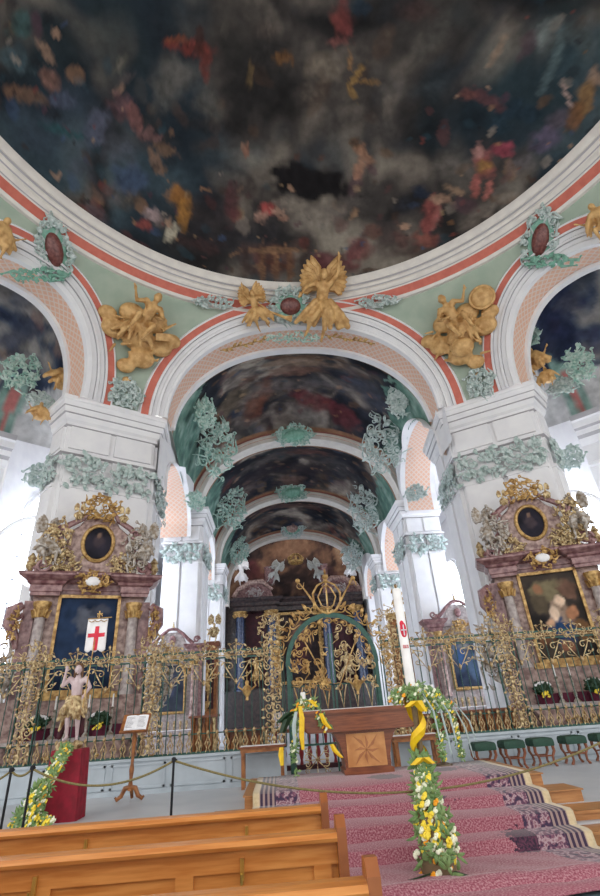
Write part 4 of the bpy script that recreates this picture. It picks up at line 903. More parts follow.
# ---- rope posts and ropes
def post(px, py, Y, label, base=0, thick=.014):
    p_ = aY(px, py, Y); r_ = tag(empty('rope_post', (p_.x, Y, base)), label, 'rope post', None); h = p_.z-base
    part('pole', G().lathe([(thick, .02), (thick, h-.04)], n=12), BLACK, r_); part('base', G().lathe([(.15, 0), (.15, .012), (.13, .025), (.03, .04), (thick, .05)], n=24), BLACK, r_)
    part('cap', G().lathe([(thick*1.3, h-.05), (thick*1.9, h-.045), (thick*1.9, h-.01), (thick*.8, h)], n=12).ell((thick*1.7, 0, h-.03), (.018, .012, .012), 8, 5), BLACK, r_); return p_
YP = 6.75
q0 = post(12, 767, YP, 'leftmost of the slim black rope posts, near the left edge'); q1 = post(33, 765, YP, 'slim black rope post between the leftmost post and the crimson pedestal'); q2 = post(174, 757, YP, 'slim black rope post standing right of the lectern')
q3 = aY(640, 718, YP); q3 = post(640, 718, YP, 'slim black rope post at the far right of the carpet')
def rope(a, b, sag, name='barrier_rope', label='', r=.012, end=None):
    a = a-Vector((0, 0, .035)); b = b-Vector((0, 0, .035)); g = G(); n = 36; pts = [a.lerp(b, k/n)-Vector((0, 0, sag*4*(k/n)*(1-k/n))) for k in range(n+1)]
    c = a.copy(); g.T = Matrix.Translation(-c); g.tube(pts, r, 8); o = g.build(name, ROPE); o.location = c; tag(o, label, 'rope'); return o
rope(q1, q2, .2, label='olive rope hanging in front of the crimson pedestal and lectern'); rope(q2, q3, .5, label='long olive rope sagging across the carpeted altar steps')
rope(q0-Vector((.6, 0, 0)), q0, .12, label='short olive rope leaving the picture at the left edge'); rope(q0, q1, .06, label='short drooping olive rope between the two left posts')
# ---- pews
def pew(Y, X0, X1, top, label, endlabel=True):
    r_ = tag(empty('pew', ((X0+X1)/2, Y, 0)), label, 'pew'); Tm = Matrix.Translation((-(X0+X1)/2, -Y, 0))
    part('backrest', G(Tm).box(X0, X1, Y-.012, Y+.02, .1, top-.05), WOOD, r_, False)
    g = G(Tm); x = X0; n = int((X1-X0)/.82)
    for k in range(n+1): xx = X1-.1-(X1-X0-.2)*k/n; g.box(xx-.055, xx+.055, Y-.035, Y-.012, .1, top-.16)
    g.box(X0, X1, Y-.036, Y-.011, top-.17, top-.05); g.box(X0, X1, Y-.036, Y-.011, .1, .25); part('panel_frame', g, WOOD, r_, False)
    g = G(Tm); pf = [(Y-.1, top-.05), (Y-.11, top-.03), (Y-.09, top-.005), (Y-.03, top), (Y+.04, top-.004), (Y+.05, top-.03), (Y+.04, top-.05)]
    a = [g.V((X0, y, z)) for y, z in pf]; b = [g.V((X1, y, z)) for y, z in pf]
    for k in range(len(pf)): g.Fc(a[k], b[k], b[(k+1) % len(pf)], a[(k+1) % len(pf)])
    g.Fc(*a[::-1]); g.Fc(*b); part('top_rail', g, WOOD, r_, False)
    part('seat', G(Tm).box(X0, X1, Y+.03, Y+.42, .42, .46), WOOD, r_, False)
    ev = [(Y-.2, 0), (Y+.42, 0), (Y+.42, .5), (Y+.3, .58), (Y+.12, .66), (Y+.07, top+.0), (Y+.04, top+.07), (Y-.05, top+.08), (Y-.1, top+.02), (Y-.1, .6), (Y-.18, .45)]
    for xe in (X1, X0-.06):
        g = G(Tm); a = [g.V((xe, y, z)) for y, z in ev]; b = [g.V((xe+.06, y, z)) for y, z in ev]
        for k in range(len(ev)): g.Fc(a[k], a[(k+1) % len(ev)], b[(k+1) % len(ev)], b[k])
        g.Fc(*a[::-1]); g.Fc(*b); part('bench_end', g, M('bench_end_wood', (160, 96, 54), .35, rgb2=(134, 76, 40), scale=4) if 'bench_end_wood' not in MATS else MATS['bench_end_wood'], r_, False)
    for k in range(5):
        xx = X1-.6-k*1.25; g = G(Tm); g.box(xx-.012, xx+.012, Y-.06, Y-.036, top-.22, top-.1); g.tube([(xx, Y-.06, top-.2), (xx, Y-.11, top-.21), (xx, Y-.12, top-.16)], .008, 6); part('brass_hook', g, BRASS, r_)
    return r_
pew(4.92, -5.6, .3, .95, 'furthest wooden pew, its back rail in front of the rope posts'); pew(3.95, -5.0, .33, .95, 'middle one of the three wooden pews'); pew(2.9, -4.2, .36, .95, 'nearest wooden pew, only its top rail in view')
# ---- credence tables and stools
def credence(x0, x1, Y, top, label):
    r_ = tag(empty('side_table', ((x0+x1)/2, Y, FZ)), label, 'table'); h = top-FZ; w2 = (x1-x0)/2
    part('tabletop', G().box(-w2, w2, -.2, .2, h-.035, h), WOODD, r_, False); part('apron', G().box(-w2+.04, w2-.04, -.17, .17, h-.11, h-.035), WOODC, r_, False)
    for sx in (-1, 1):
        for sy in (-1, 1):
            xx = sx*(w2-.09); part('leg', G().box(xx-.035, xx+.035, sy*.13-.035, sy*.13+.035, 0, h-.1, taper=-.0), WOODC, r_, False)
    part('table_cloth', G().box(-w2+.03, w2-.03, -.18, .18, h, h+.006), CLOTHW, r_, False)
a = aY(239, 748, 11.9); b = aY(286, 745, 11.9); credence(a.x, b.x, 11.9, a.z+.02, 'small wooden side table left of the green gate, before the screen')
a = aY(390, 738, 11.9); b = aY(437, 735, 11.9); credence(a.x, b.x, 11.9, a.z+.03, 'small wooden side table behind the altar, right of the green gate')
SL = ['first green stool right of the altar, nearest the flowers', 'second green stool in the row before the screen, counted from the altar', 'middle stool in the row of five green stools', 'fourth green stool of the row, under the end of the rope', 'rightmost green stool, cut by the right picture edge']
def stool_parts(r_):
    g = G(); rows = []
    for j in range(5):
        z, s2 = [(.36, .96), (.38, 1.0), (.46, 1.0), (.495, .93), (.51, .7)][j]; rows.append([(.22*s2*(1 if abs(cos(a_)) > .7 else abs(cos(a_))/.7)*(1 if cos(a_) > 0 else -1), .19*s2*(1 if abs(sin(a_)) > .7 else abs(sin(a_))/.7)*(1 if sin(a_) > 0 else -1), z) for a_ in [2*pi*k/24 for k in range(24)]])
    g.grid(rows, closed=True); g.Fc(*[g.V(v) for v in rows[-1]]); part('seat', g, CUSH, r_)
    for sy in (-1, 1):
        for sx in (-1, 1): part('leg', G().tube([(sx*.19, sy*.14, .37), (sx*.2, sy*.14, .27), (sx*.15, sy*.14, .18), (sx*.14, sy*.14, .08), (sx*.19, sy*.14, 0)], [.034, .03, .024, .024, .03], 8), WOODD, r_)
        part('stretcher', G().tube([(-.14, sy*.14, .19), (.14, sy*.14, .19)], .014, 6), WOODD, r_)
s0 = None
for i, px in enumerate((482, 511, 540, 573, 605)):
    p_ = aZ(px, 766-(px-482)*.02, FZ)
    if i == 0: s0 = empty('stool', (p_.x, 11.75, FZ)); stool_parts(s0); o = s0
    else: o = copy_tree(s0)
    o.location = (aY(px, 745, 11.75).x, 11.75, FZ); tag(o, SL[i], 'stool', 'green stools before the screen')
# ================================================================ SCREEN AND GATE
SY = 12.4
def plinth(name, x0, x1):
    g = G(); g.box(x0, x1, SY-.1, SY+.25, FZ, .88); g.box(x0, x1, SY-.14, SY+.28, .88, .93); g.box(x0, x1, SY-.14, SY-.1, FZ, .38)
    n = max(1, round((x1-x0)/1.3)); w_ = (x1-x0)/n
    for k in range(n):
        a, b = x0+k*w_+.06, x0+(k+1)*w_-.06
        for q in ((a, b, .8, .84), (a, b, .4, .44), (a, a+.04, .4, .84), (b-.04, b, .4, .84)): g.box(q[0], q[1], SY-.12, SY-.1, q[2], q[3])
    return struct(g.build(name, PLINTH, smooth=False))
plinth('trim_62', -8.6, .1); plinth('trim_63', 2.42, 10.6)
def bay_scroll(w_):
    """gold leafwork filling the upper part of a bay of width w_, origin at the rail height"""
    g = G(); R = random.Random(3)
    for s2 in (-1, 1):
        spiral(g, (s2*w_*.25, 0, -.02), .085, pi/2, 1.1, -s2, .016, tail=.2, depth=.03); spiral(g, (s2*w_*.2, 0, -.25), .075, pi*.5, 1.1, s2, .014, tail=.24, depth=.03)
        spiral(g, (s2*w_*.38, 0, .1), .06, -pi/2, 1.2, s2, .014, tail=.12, depth=.03); spiral(g, (s2*w_*.33, 0, -.42), .05, -pi/2, 1.0, s2, .012, tail=.16, depth=.03)
        g.tube([(s2*w_*.45, 0, -.12), (s2*w_*.3, -.02, -.3), (0, -.02, -.62)], [.008, .016, .005], 5); g.tube([(s2*w_*.1, 0, .05), (s2*w_*.22, -.02, .2), (s2*w_*.05, -.02, .26)], [.012, .014, .006], 5)
        for k in range(7): leaf(g, (s2*w_*R.uniform(.05, .45), -.02, R.uniform(-.5, .22)), .1, R.uniform(0, 6.28), .022)
    g.tube([(0, 0, -.2), (0, -.01, .26)], [.008, .016], 5); g.ell((0, -.02, .28), (.02, .02, .035), 6, 5); leaf(g, (0, -.02, .26), .1, pi/2, .03); leaf(g, (0, -.02, -.5), .14, -pi/2, .03)
    return g
def dense_panel(w_, h, seed, th=.016):
    g = G(); R = random.Random(seed); n = int(h/.16)
    for j in range(n):
        z = (j+.5)*h/n
        for s2 in (-1, 1):
            spiral(g, (s2*w_*.24, -.01, z), w_*.19, R.uniform(0, 6), 1.2, s2*(-1)**j, th, tail=.06, depth=.03)
            leaf(g, (s2*w_*.1, -.03, z+.03), .11, pi/2+s2*R.uniform(.2, 1.2), .03)
            leaf(g, (s2*w_*.42, -.02, z-.02), .09, R.uniform(0, 6), .025)
        g.ell((0, -.03, z), (.028, .02, .045), 6, 5)
    return g
def gold_baluster():
    g = G(); 
    for s2 in (-1, 1): g.tube([(s2*.05, 0, 0), (s2*.02, -.01, .07), (s2*.06, -.01, .16), (s2*.015, -.01, .26), (0, 0, .36)], [.014, .012, .018, .012, .006], 5)
    g.ell((0, -.01, .17), (.02, .02, .04), 6, 5); leaf(g, (0, -.02, .3), .12, pi/2, .035); return g
def screen(x0, x1, label, pil, bays):
    r_ = tag(empty('wrought_iron_screen', ((x0+x1)/2, SY, .93)), label, 'iron screen'); cx = (x0+x1)/2; L0 = x0-cx; L1 = x1-cx
    g = G(); g.box(L0, L1, -.03, .03, .0, .04); part('bottom_rail', g, IRON, r_, False)
    part('top_rail', G().box(L0, L1, -.035, .035, 2.0, 2.045), IRON, r_, False); part('upper_rail', G().box(L0, L1, -.03, .03, 1.86, 1.89), IRON, r_, False); part('middle_rail', G().box(L0, L1, -.02, .02, .36, .385), IRON, r_, False)
    nb = int((x1-x0)/.185); bar = None
    for k in range(nb+1):
        x = L0+(L1-L0)*k/nb
        if bar is None: bar = part('bar', G().lathe([(.011, .03), (.011, 1.88)], (0, 0, 0), 6), IRON, r_); bar.location.x = x
        else: b = bar.copy(); COL.objects.link(b); b.parent = r_; b.location = (x, 0, 0)
    w_ = (x1-x0)/bays; sc = None
    for k in range(bays):
        x = L0+w_*(k+.5)
        if sc is None: sc = part('gilded_scrollwork', bay_scroll(w_), GOLDP, r_)
        else: q = sc.copy(); COL.objects.link(q); q.parent = r_; sc2 = q
        (sc if k == 0 else q).location = (x, -.03, 1.93)
    nbal = int((x1-x0)/.2); bl = None
    for k in range(nbal):
        x = L0+(L1-L0)*(k+.5)/nbal
        if bl is None: bl = part('gilded_baluster', gold_baluster(), GOLDP, r_); q = bl
        else: q = bl.copy(); COL.objects.link(q); q.parent = r_
        q.location = (x, -.02, .02)
    # frieze of small roundels between the two upper rails
    g = G(); n = int((x1-x0)/.14)
    for k in range(n):
        x = L0+(L1-L0)*(k+.5)/n; spiral(g, (x, -.03, 1.945), .05, 0 if k % 2 else pi, 1.1, 1 if k % 2 else -1, .011, tail=.04, depth=.01, k=8, n=4)
    g.tube([(L0+.02, -.03, 1.92), (L1-.02, -.03, 1.92)], .012, 5)
    part('frieze', g, GOLDP, r_)
    pp = None
    for k, (px, w2, h) in enumerate(pil):
        g = dense_panel(w2, h, 30+k); o = part('scroll_pilaster', g, GOLDP, r_); o.location = (px-cx, -.05, .03)
        part('pilaster_frame', G(Matrix.Translation((px-cx, 0, 0))).box(-w2/2-.02, -w2/2, -.05, .02, 0, h+.02).box(w2/2, w2/2+.02, -.05, .02, 0, h+.02), IRON, r_, False)
        g = rocaille(w2*.8, .25, 50+k, 10, .02, 8, .04); o = part('pilaster_crest', g, GOLDP, r_); o.location = (px-cx, -.05, h+.2)
    return r_
screen(-7.9, .12, 'long left run of green iron screen with gilded scrolls, behind the statue and lectern', [(-.15, .42, 2.35), (-2.85, .42, 2.0), (-5.55, .42, 2.0)], 11)
screen(2.4, 9.8, 'long right run of green iron screen with gilded scrolls, behind the row of stools', [(2.68, .42, 2.35), (5.4, .42, 2.05), (8.2, .42, 2.05)], 10)
def heart(px, py, label):
    p_ = aY(px, py, SY-.12); r_ = tag(empty('gilded_lamp', p_), label, 'lamp'); part('vessel', G().lathe([(.01, -.22), (.04, -.2), (.03, -.14), (.09, -.06), (.11, .02), (.07, .08), (.04, .1), (.05, .16), (.02, .2)], n=14), GOLD, r_)
    g = G()
    for s2 in (-1, 1): g.tube([(s2*.09, 0, .0), (s2*.2, 0, .08), (s2*.16, 0, .16)], [.02, .02, .01], 6)
    g.tube([(0, 0, .2), (0, 0, .42)], .008, 5); g.tube([(0, 0, -.05), (0, .12, -.05)], .015, 5); part('arm', g, GOLD, r_)
heart(247, 690, 'gilded hanging lamp on the screen left of the gate'); heart(357, 684, 'gilded lamp hanging before the right leaf of the gate')
# ---- the gate
GX = 1.26; hw = 1.03
gt = tag(empty('iron_gate', (GX, SY, FZ)), 'green and gold wrought iron double gate with a round arch and gilded crest', 'gate')
zs = 2.22  # springing, local
for s2 in (-1, 1):
    part('gate_post', G().box(s2*hw-.045, s2*hw+.045, -.05, .05, 0, zs), IRON, gt, False)
g = G(); rows = []
for r2, y2 in ((hw-.045, -.05), (hw+.06, -.05), (hw+.06, .05), (hw-.045, .05), (hw-.045, -.05)): rows.append([(r2*cos(pi*k/32), y2, zs+(r2*1.06)*sin(pi*k/32)) for k in range(33)])
g.grid(rows); part('arch', g, IRON, gt)
for s2 in (-1, 1):
    lf = empty('gate_leaf', (0, 0, 0)); lf.parent = gt
    x0, x1 = (.02, hw-.05) if s2 > 0 else (-hw+.05, -.02); ctr = (x0+x1)/2
    part('leaf_frame', G().box(x0, x0+.035, -.02, .02, .05, 2.9 if s2 > 0 else 2.2).box(x1-.035, x1, -.02, .02, .05, 2.2 if s2 > 0 else 2.9).box(x0, x1, -.02, .02, .05, .09).box(x0, x1, -.02, .02, .62, .66).box(x0, x1, -.02, .02, 1.78, 1.81), IRON, lf, False)
    g = G()
    for k in range(1, 6): x = x0+(x1-x0)*k/6; g.tube([(x, 0, .66), (x, 0, 1.8)], .012, 6)
    part('bars', g, IRON, lf)
    g = G(); R = random.Random(9+s2)
    for j in range(4):
        for i in range(2):
            spiral(g, (x0+(x1-x0)*(.28+.44*i), -.02, .16+.13*j), .06, R.uniform(0, 6), 1.2, (-1)**(i+j), .012, tail=.05, depth=.02)
    for a_ in range(8): g.tube([(ctr, -.02, .36), (ctr+.26*cos(a_*pi/4), -.02, .36+.24*sin(a_*pi/4))], .01, 5)
    part('lower_scrolls', g, GOLDP, lf)
    g = G()
    for k in range(34):
        u = R.random(); v2 = R.random(); x = s2*(.08+u*.85); zmax = sqrt(max(0, .93**2-x*x))*1.04; z = 1.72+v2*(zs+zmax-1.75)
        spiral(g, (x, -.03-.02*R.random(), z), R.uniform(.05, .1), R.uniform(0, 6.28), R.uniform(1, 1.5), R.choice((-1, 1)), .015, tail=R.uniform(.08, .16), depth=.03)
        leaf(g, (x, -.04, z), .11, R.uniform(0, 6.28), .028)
    for k in range(3): x = x0+(x1-x0)*(k+.5)/3; g.tube([(x-.1, -.02, 1.78), (x-.05, -.03, 1.6), (x, -.03, 1.3)], [.014, .014, .004], 5); g.tube([(x+.1, -.02, 1.78), (x+.05, -.03, 1.6), (x, -.03, 1.3)], [.014, .014, .004], 5)
    part('gilded_scrollwork', g, GOLD if s2 < 0 else GOLDP, lf)
    # diagonal staffs in the lunette
    g = G(); g.tube([(s2*.12, -.06, 1.75), (s2*.62, -.06, 2.75)], .016, 6); g.ell((s2*.64, -.06, 2.8), (.05, .03, .06), 8, 6); part('crossed_staff', g, GOLD, lf)
g = G()
for k in range(15):
    a_ = pi*(k+.5)/15; spiral(g, ((hw-.13)*cos(a_), -.05, zs+(hw-.13)*1.06*sin(a_)), .07, a_, 1.2, (-1)**k, .016, tail=.07, depth=.02); leaf(g, ((hw-.1)*cos(a_), -.06, zs+(hw-.1)*1.06*sin(a_)), .13, a_+pi*.6, .035)
part('arch_leafwork', g, GOLD, gt)
g = G(); R = random.Random(21)
for s2 in (-1, 1):
    for k in range(11):
        a_ = pi/2-s2*(.28+.13*k); q = hw+.2+.05*(k % 2); spiral(g, (q*cos(a_), -.03, zs+q*1.05*sin(a_)), .1-.003*k, a_+pi, 1.2, s2*(-1)**k, .018, tail=.14, depth=.03); leaf(g, (q*cos(a_), -.03, zs+q*1.05*sin(a_)), .2, a_+R.uniform(-.7, .7), .04)
    g.tube([(s2*.2, -.03, 3.42), (s2*.5, -.03, 3.9), (s2*.66, -.03, 4.12)], [.03, .022, .018], 6)
    g.ell((s2*.7, -.03, 4.18), (.06, .04, .06), 8, 6); spiral(g, (s2*.66, -.03, 4.06), .1, 0, 1.3, s2, .014, tail=.08)
    for k in range(5): spiral(g, (s2*(hw+.25), -.03, 1.75+.2*k), .09, R.uniform(0, 6), 1.2, s2*(-1)**k, .018, tail=.08, depth=.03)
part('crest_scrolls', g, GOLD, gt)
g = G(); 
for s2 in (-1, 1):
    g.tube([(0, -.03, 3.35), (s2*.2, -.03, 3.42), (s2*.33, -.03, 3.62), (s2*.34, -.03, 3.85), (s2*.22, -.03, 4.04), (s2*.05, -.03, 4.12)], [.03, .035, .03, .03, .026, .02], 7)
    g.tube([(0, -.05, 3.45), (s2*.15, -.05, 3.55), (s2*.22, -.05, 3.75), (s2*.12, -.05, 3.95), (0, -.05, 4.05)], [.02]*5, 6)
g.tube([(0, -.04, 3.35), (0, -.04, 4.2)], .022, 6); g.lathe([(.02, 4.08), (.07, 4.12), (.05, 4.18), (.09, 4.24), (.02, 4.33), (.04, 4.36), (.01, 4.46)], (0, -.03, 0), 8); g.box(-.07, .07, -.04, -.02, 4.27, 4.3)
part('crest_cartouche', g, GOLD, gt)
# ---- wooden stalls, communion rail behind the screen
def stall(px0, px1, py, Y, label, dark=False, n=4):
    a_ = aY(px0, py, Y); b_ = aY(px1, py, Y); w2 = (b_.x-a_.x)/2; h = a_.z-FZ; r_ = tag(empty('carved_stall', ((a_.x+b_.x)/2, Y, FZ)), label, 'stall')
    part('kneeler_top', G().box(-w2-.05, w2+.05, -.2, .25, h-.05, h), WOODD, r_, False); part('body', G().box(-w2, w2, -.05, .2, 0, h-.05), WOODD, r_, False)
    for k in range(n+1):
        x = -w2+.05+(2*w2-.1)*k/n; g = G(); g.tube([(x, -.12, .02), (x-.02, -.14, h*.3), (x+.03, -.16, h*.55), (x, -.12, h*.8), (x, -.14, h-.05)], [.05, .035, .05, .035, .05], 7); part('carved_pilaster', g, GOLDP if k % 2 else WOODC, r_)
    for k in range(n):
        x = -w2+.05+(2*w2-.1)*(k+.5)/n; ww = w2/n*.55; part('front_panel', G().prism([(x+ww*cos(t_)*(1 if abs(sin(t_)) < .8 else .8), h*.48+h*.4*sin(t_)) for t_ in [2*pi*q/16 for q in range(16)]], -.1, -.05, .02), WOODC, r_, False)
stall(455, 512, 711, 13.35, 'carved brown wooden stall behind the right screen, above the first stools')
stall(192, 217, 716, 13.35, 'small carved wooden stall behind the left screen, by the middle gilded pilaster', n=3); stall(226, 268, 730, 13.6, 'low carved wooden kneeler behind the left screen beside the gate', n=3); stall(395, 448, 716, 13.6, 'carved wooden kneeler behind the right screen, seen past the paschal stand', n=4)
rl = tag(empty('communion_rail', (1.26, 14.6, FZ)), 'low dark red rail with turned balusters seen through the gate', 'rail')
part('rail_top', G().box(-1.5, 1.5, -.1, .1, .82, .9), WOODD, rl, False); part('rail_base', G().box(-1.5, 1.5, -.1, .1, 0, .1), DKRED, rl, False)
bl = None
for k in range(14):
    if bl is None: bl = part('baluster', G().lathe([(.05, .1), (.03, .2), (.065, .35), (.03, .55), (.045, .7), (.04, .82)], n=8), M('crimson_wood', (128, 24, 30), .4), rl); q = bl
    else: q = bl.copy(); COL.objects.link(q); q.parent = rl
    q.location.x = -1.4+2.8*k/13
# ================================================================ ALTARS
def flat_paint(name, outline, y, L, parent, seed, base, n=46, ell=None):
    """a small painted panel in the local xz plane: grid cut to a rectangle or an ellipse"""
    x0, x1, z0, z1 = outline; g = G(); rows = []
    for j in range(n+1):
        v = j/n; row = []
        for i in range(n+1):
            u = i/n; x = x0+(x1-x0)*u; z = z0+(z1-z0)*v
            if ell:
                a, b = 2*u-1, 2*v-1; x2 = a*sqrt(max(0, 1-b*b/2)); z2 = b*sqrt(max(0, 1-a*a/2)); x = (x0+x1)/2+x2*(x1-x0)/2; z = (z0+z1)/2+z2*(z1-z0)/2
            row.append((x, y, z))
        rows.append(row)
    g.grid(rows); o = g.build(name, FRESCO, parent, False)
    def f(P):
        C = ramp(fbm(P*2.2+seed, 4)*1.8-.4, base)
        for (cx, cz, rx, rz, c) in L:
            X = x0+(x1-x0)*cx; Z = z0+(z1-z0)*cz; n1 = fbm(P*5+cx*9+seed, 3)-.5; n2 = fbm(P*5+cz*7+seed+3, 3)-.5
            d = np.hypot((P[:, 0]-X)/(rx*(x1-x0))+n1*1.2, (P[:, 2]-Z)/(rz*(z1-z0))+n2*1.2); w_ = (1-sm(.6, 1.1, d))[:, None]; C = C*(1-w_)+np.array(lin(c))*w_*(.75+.5*fbm(P*9, 2))[:, None]
        return C
    paint(o, f); return o
def column(root, x, y, z0, z1, r, mat, capm=GOLD, name='column'):
    c = part(name, G().lathe([(r*1.35, z0), (r*1.35, z0+.08), (r*1.1, z0+.14), (r, z0+.18), (r*.86, z1-.42), (r*.95, z1-.4)], (x, y, 0), 14), mat, root)
    g = G(); g.lathe([(r*.85, z1-.42), (r*1.0, z1-.36), (r*1.1, z1-.2), (r*1.5, z1-.06), (r*1.5, z1)], (x, y, 0), 12)
    for k in range(8): a = k*pi/4; g.tube([(x+r*cos(a), y+r*sin(a), z1-.4), (x+r*1.3*cos(a), y+r*1.3*sin(a), z1-.25), (x+r*1.6*cos(a), y+r*1.6*sin(a), z1-.2)], [r*.28, r*.3, r*.12], 5)
    part('capital', g, capm, c)
def profiled(g, x0, x1, yf, yb, prof):
    """cornice with front at yf-off, returning on both ends; prof: (off, z)"""
    rows = []
    for off, z in prof: rows.append([(x0-off, yb, z), (x0-off, yf-off, z), (x1+off, yf-off, z), (x1+off, yb, z)])
    g.grid(rows, flip=True); g.Fc(*[g.V(p) for p in rows[-1]]); g.Fc(*[g.V(p) for p in rows[0]][::-1])
def angel(root, T, S, pose, mat, seed, wing=True, vox=.02, nm='angel_figure'):
    b = human(pose, S, 1.15, True); R = random.Random(seed); drape(b, S, (0, -.02, .5), 12, R, .2, .3, .04); b.v = [tuple(T @ Vector(v)) for v in b.v]; o = part(nm, b, mat, root); remesh(o, vox, 2)
    if wing: w_ = wings(S, .8); w_.v = [tuple(T @ Vector(v)) for v in w_.v]; part('wings', w_, mat, o)
    return o
def side_altar(loc, rz, label, L, base, seed, mir=1, bottom=.0):
    r_ = tag(empty('side_altar', loc, rz), label, 'altar')
    part('altar_step', G().box(-1.7, 1.7, -.9, .75, 0, .14), MARBP, r_, False)
    g = G(); ol = [(-1.3, .14), (1.3, .14), (1.25, .3), (1.12, .5), (1.2, .8), (1.35, .98), (-1.35, .98), (-1.2, .8), (-1.12, .5), (-1.25, .3)]; g.prism(ol, -.62, .2, .05); part('mensa', g, MARB, r_)
    o = part('mensa_ornament', rocaille(.55, .3, seed, 10, .04, 10, .04), GOLD, r_); o.location = (0, -.64, .56)
    part('altar_slab', G().box(-1.45, 1.45, -.68, .3, .98, 1.07), MARBP, r_, False); part('frontal_cloth', G().box(-1.15, 1.15, -.3, -.18, 1.07, 1.3), PURP, r_, False)
    part('predella', G().box(-1.75, 1.75, 0, .75, .14, 1.9).box(-1.55, -1.0, -.22, 0, .14, 1.95).box(1.0, 1.55, -.22, 0, .14, 1.95), MARB, r_, False)
    part('retable_wall', G().box(-1.42, 1.42, .12, .75, 1.9, 4.6), MARB, r_, False)
    part('sill', G().box(-.95, .95, -.05, .12, 1.9, 2.05), GOLD, r_, False)
    for s2 in (-1, 1):
        column(r_, s2*1.16, -.04, 1.95, 4.25, .15, MARBP); part('pilaster', G().box(s2*1.46-.14, s2*1.46+.14, .05, .6, 1.9, 4.3), MARBD, r_, False)
        g = G(); g.tube([(s2*1.62, .0, 4.2), (s2*1.82, -.02, 4.05), (s2*1.84, -.02, 3.7), (s2*1.68, 0, 3.4), (s2*1.6, 0, 3.1)], [.1, .17, .16, .11, .05], 8); spiral(g, (s2*1.74, -.12, 3.95), .17, 0, 1.4, s2, .05); part('scroll_bracket', g, MARBD, r_)
        g = rocaille(.14, .4, seed+5+s2, 8, .035, 8, .05); o = part('gilded_drop', g, GOLD, r_); o.location = (s2*1.72, -.2, 3.65)
        g = rocaille(.42, 1.0, seed+9+s2, 26, .05, 22, .12); o = part('silvered_ornament', g, SILV, r_); o.location = (s2*1.95, .1, 2.35)
        T = Matrix.Translation((s2*1.9, -.1, 1.95)) @ Matrix.Rotation(-s2*.4, 4, 'Z'); angel(r_, T, 1.15, SIT if s2 > 0 else flip(SIT), SILV, seed+s2, False, .03, 'seated_figure')
    o = flat_paint('altar_painting', (-.74, .74, 2.12, 4.38), .04, L, r_, seed, base)
    g = G()
    for q in ((-.8, -.72, 2.04, 4.46), (.72, .8, 2.04, 4.46), (-.8, .8, 4.38, 4.46), (-.8, .8, 2.04, 2.12)): g.box(q[0], q[1], -.03, .12, q[2], q[3]); 
    part('picture_frame', g, GOLD, r_, False)
    g = G(); prof = [(0, 4.42), (0, 4.5), (.03, 4.52), (.03, 4.68), (.1, 4.72), (.12, 4.78), (.24, 4.84), (.32, 4.9), (.32, 4.95), (.34, 4.97)]
    for s2 in (-1, 1): profiled(g, min(s2*.78, s2*1.5), max(s2*.78, s2*1.5), -.12, .75, prof)
    profiled(g, -.85, .85, .1, .75, [(a, z+.08) for a, z in prof]); part('entablature', g, MARBD, r_, False)
    g = rocaille(.42, .28, seed+2, 12, .045, 10, .06); o = part('medallion', g, GOLD, r_); o.location = (0, -.2, 4.78); o2 = part('medallion_plaque', G().ell((0, -.27, 4.78), (.2, .06, .13), 14, 8), CLOTHW, r_)
    ol = [(-1.25, 5.0), (1.25, 5.0), (1.15, 5.2), (.85, 5.35), (.78, 5.6), (.86, 5.9), (.8, 6.25), (.55, 6.45), (.45, 6.62), (.25, 6.78), (-.25, 6.78), (-.45, 6.62), (-.55, 6.45), (-.8, 6.25), (-.86, 5.9), (-.78, 5.6), (-.85, 5.35), (-1.15, 5.2)]
    part('crest', G().prism(ol, -.02, .45, .04), MARB, r_, False)
    g = G()
    for s2 in (-1, 1):
        g.tube([(s2*1.5, -.1, 5.05), (s2*1.2, -.12, 5.4), (s2*.95, -.12, 5.75), (s2*1.05, -.12, 6.15), (s2*.85, -.1, 6.4), (s2*.5, -.1, 6.62), (s2*.3, -.1, 6.9)], [.12, .1, .08, .11, .09, .08, .05], 8)
        spiral(g, (s2*1.3, -.2, 5.2), .2, 0, 1.4, s2, .06); spiral(g, (s2*.98, -.2, 6.2), .16, 0, 1.4, -s2, .05)
    part('crest_moulding', g, MARBD, r_)
    of = flat_paint('oval_painting', (-.36, .36, 5.45, 6.4), -.05, [(.5, .6, .25, .3, (70, 60, 66)), (.5, .75, .1, .1, (120, 96, 84))], r_, seed+4, [(0, (24, 24, 32)), (1, (54, 50, 62))], n=20, ell=True)
    part('oval_frame', G().tube([(.41*cos(2*pi*k/40), -.07, 5.925+.52*sin(2*pi*k/40)) for k in range(41)], .055, 8), GOLD, r_)
    o = part('crest_ornament', rocaille(.5, .4, seed+7, 14, .05, 14, .08), GOLD, r_); o.location = (0, -.12, 6.95)
    for s2 in (-1, 1):
        T = Matrix.Translation((s2*1.32, -.2, 5.25)) @ Matrix.Rotation(-s2*.5, 4, 'Z'); angel(r_, T, 1.25, SIT if s2 > 0 else flip(SIT), SILV, seed+20+s2, True, .03)
        T = Matrix.Translation((s2*.62, -.25, 6.45)); angel(r_, T, .55, SIT if s2 > 0 else flip(SIT), GOLDP, seed+30+s2, True, .02, 'putto')
        o = part('crest_garland', rocaille(.34, .34, seed+60+s2, 10, .04, 12, .08), GOLDP, r_); o.location = (s2*.72, -.1, 5.3)
        o = part('crest_leafwork', rocaille(.38, .75, seed+40+s2, 24, .05, 20, .16), SILV if s2*mir > 0 else GOLDP, r_); o.location = (s2*1.1, -.15, 5.75)
        g = G(); g.lathe([(.1, 0), (.04, .08), (.14, .25), (.08, .4), (.12, .45), (.02, .6)], (s2*1.62, .0, 4.97), 10); part('urn', g, GOLDP, r_)
    return r_
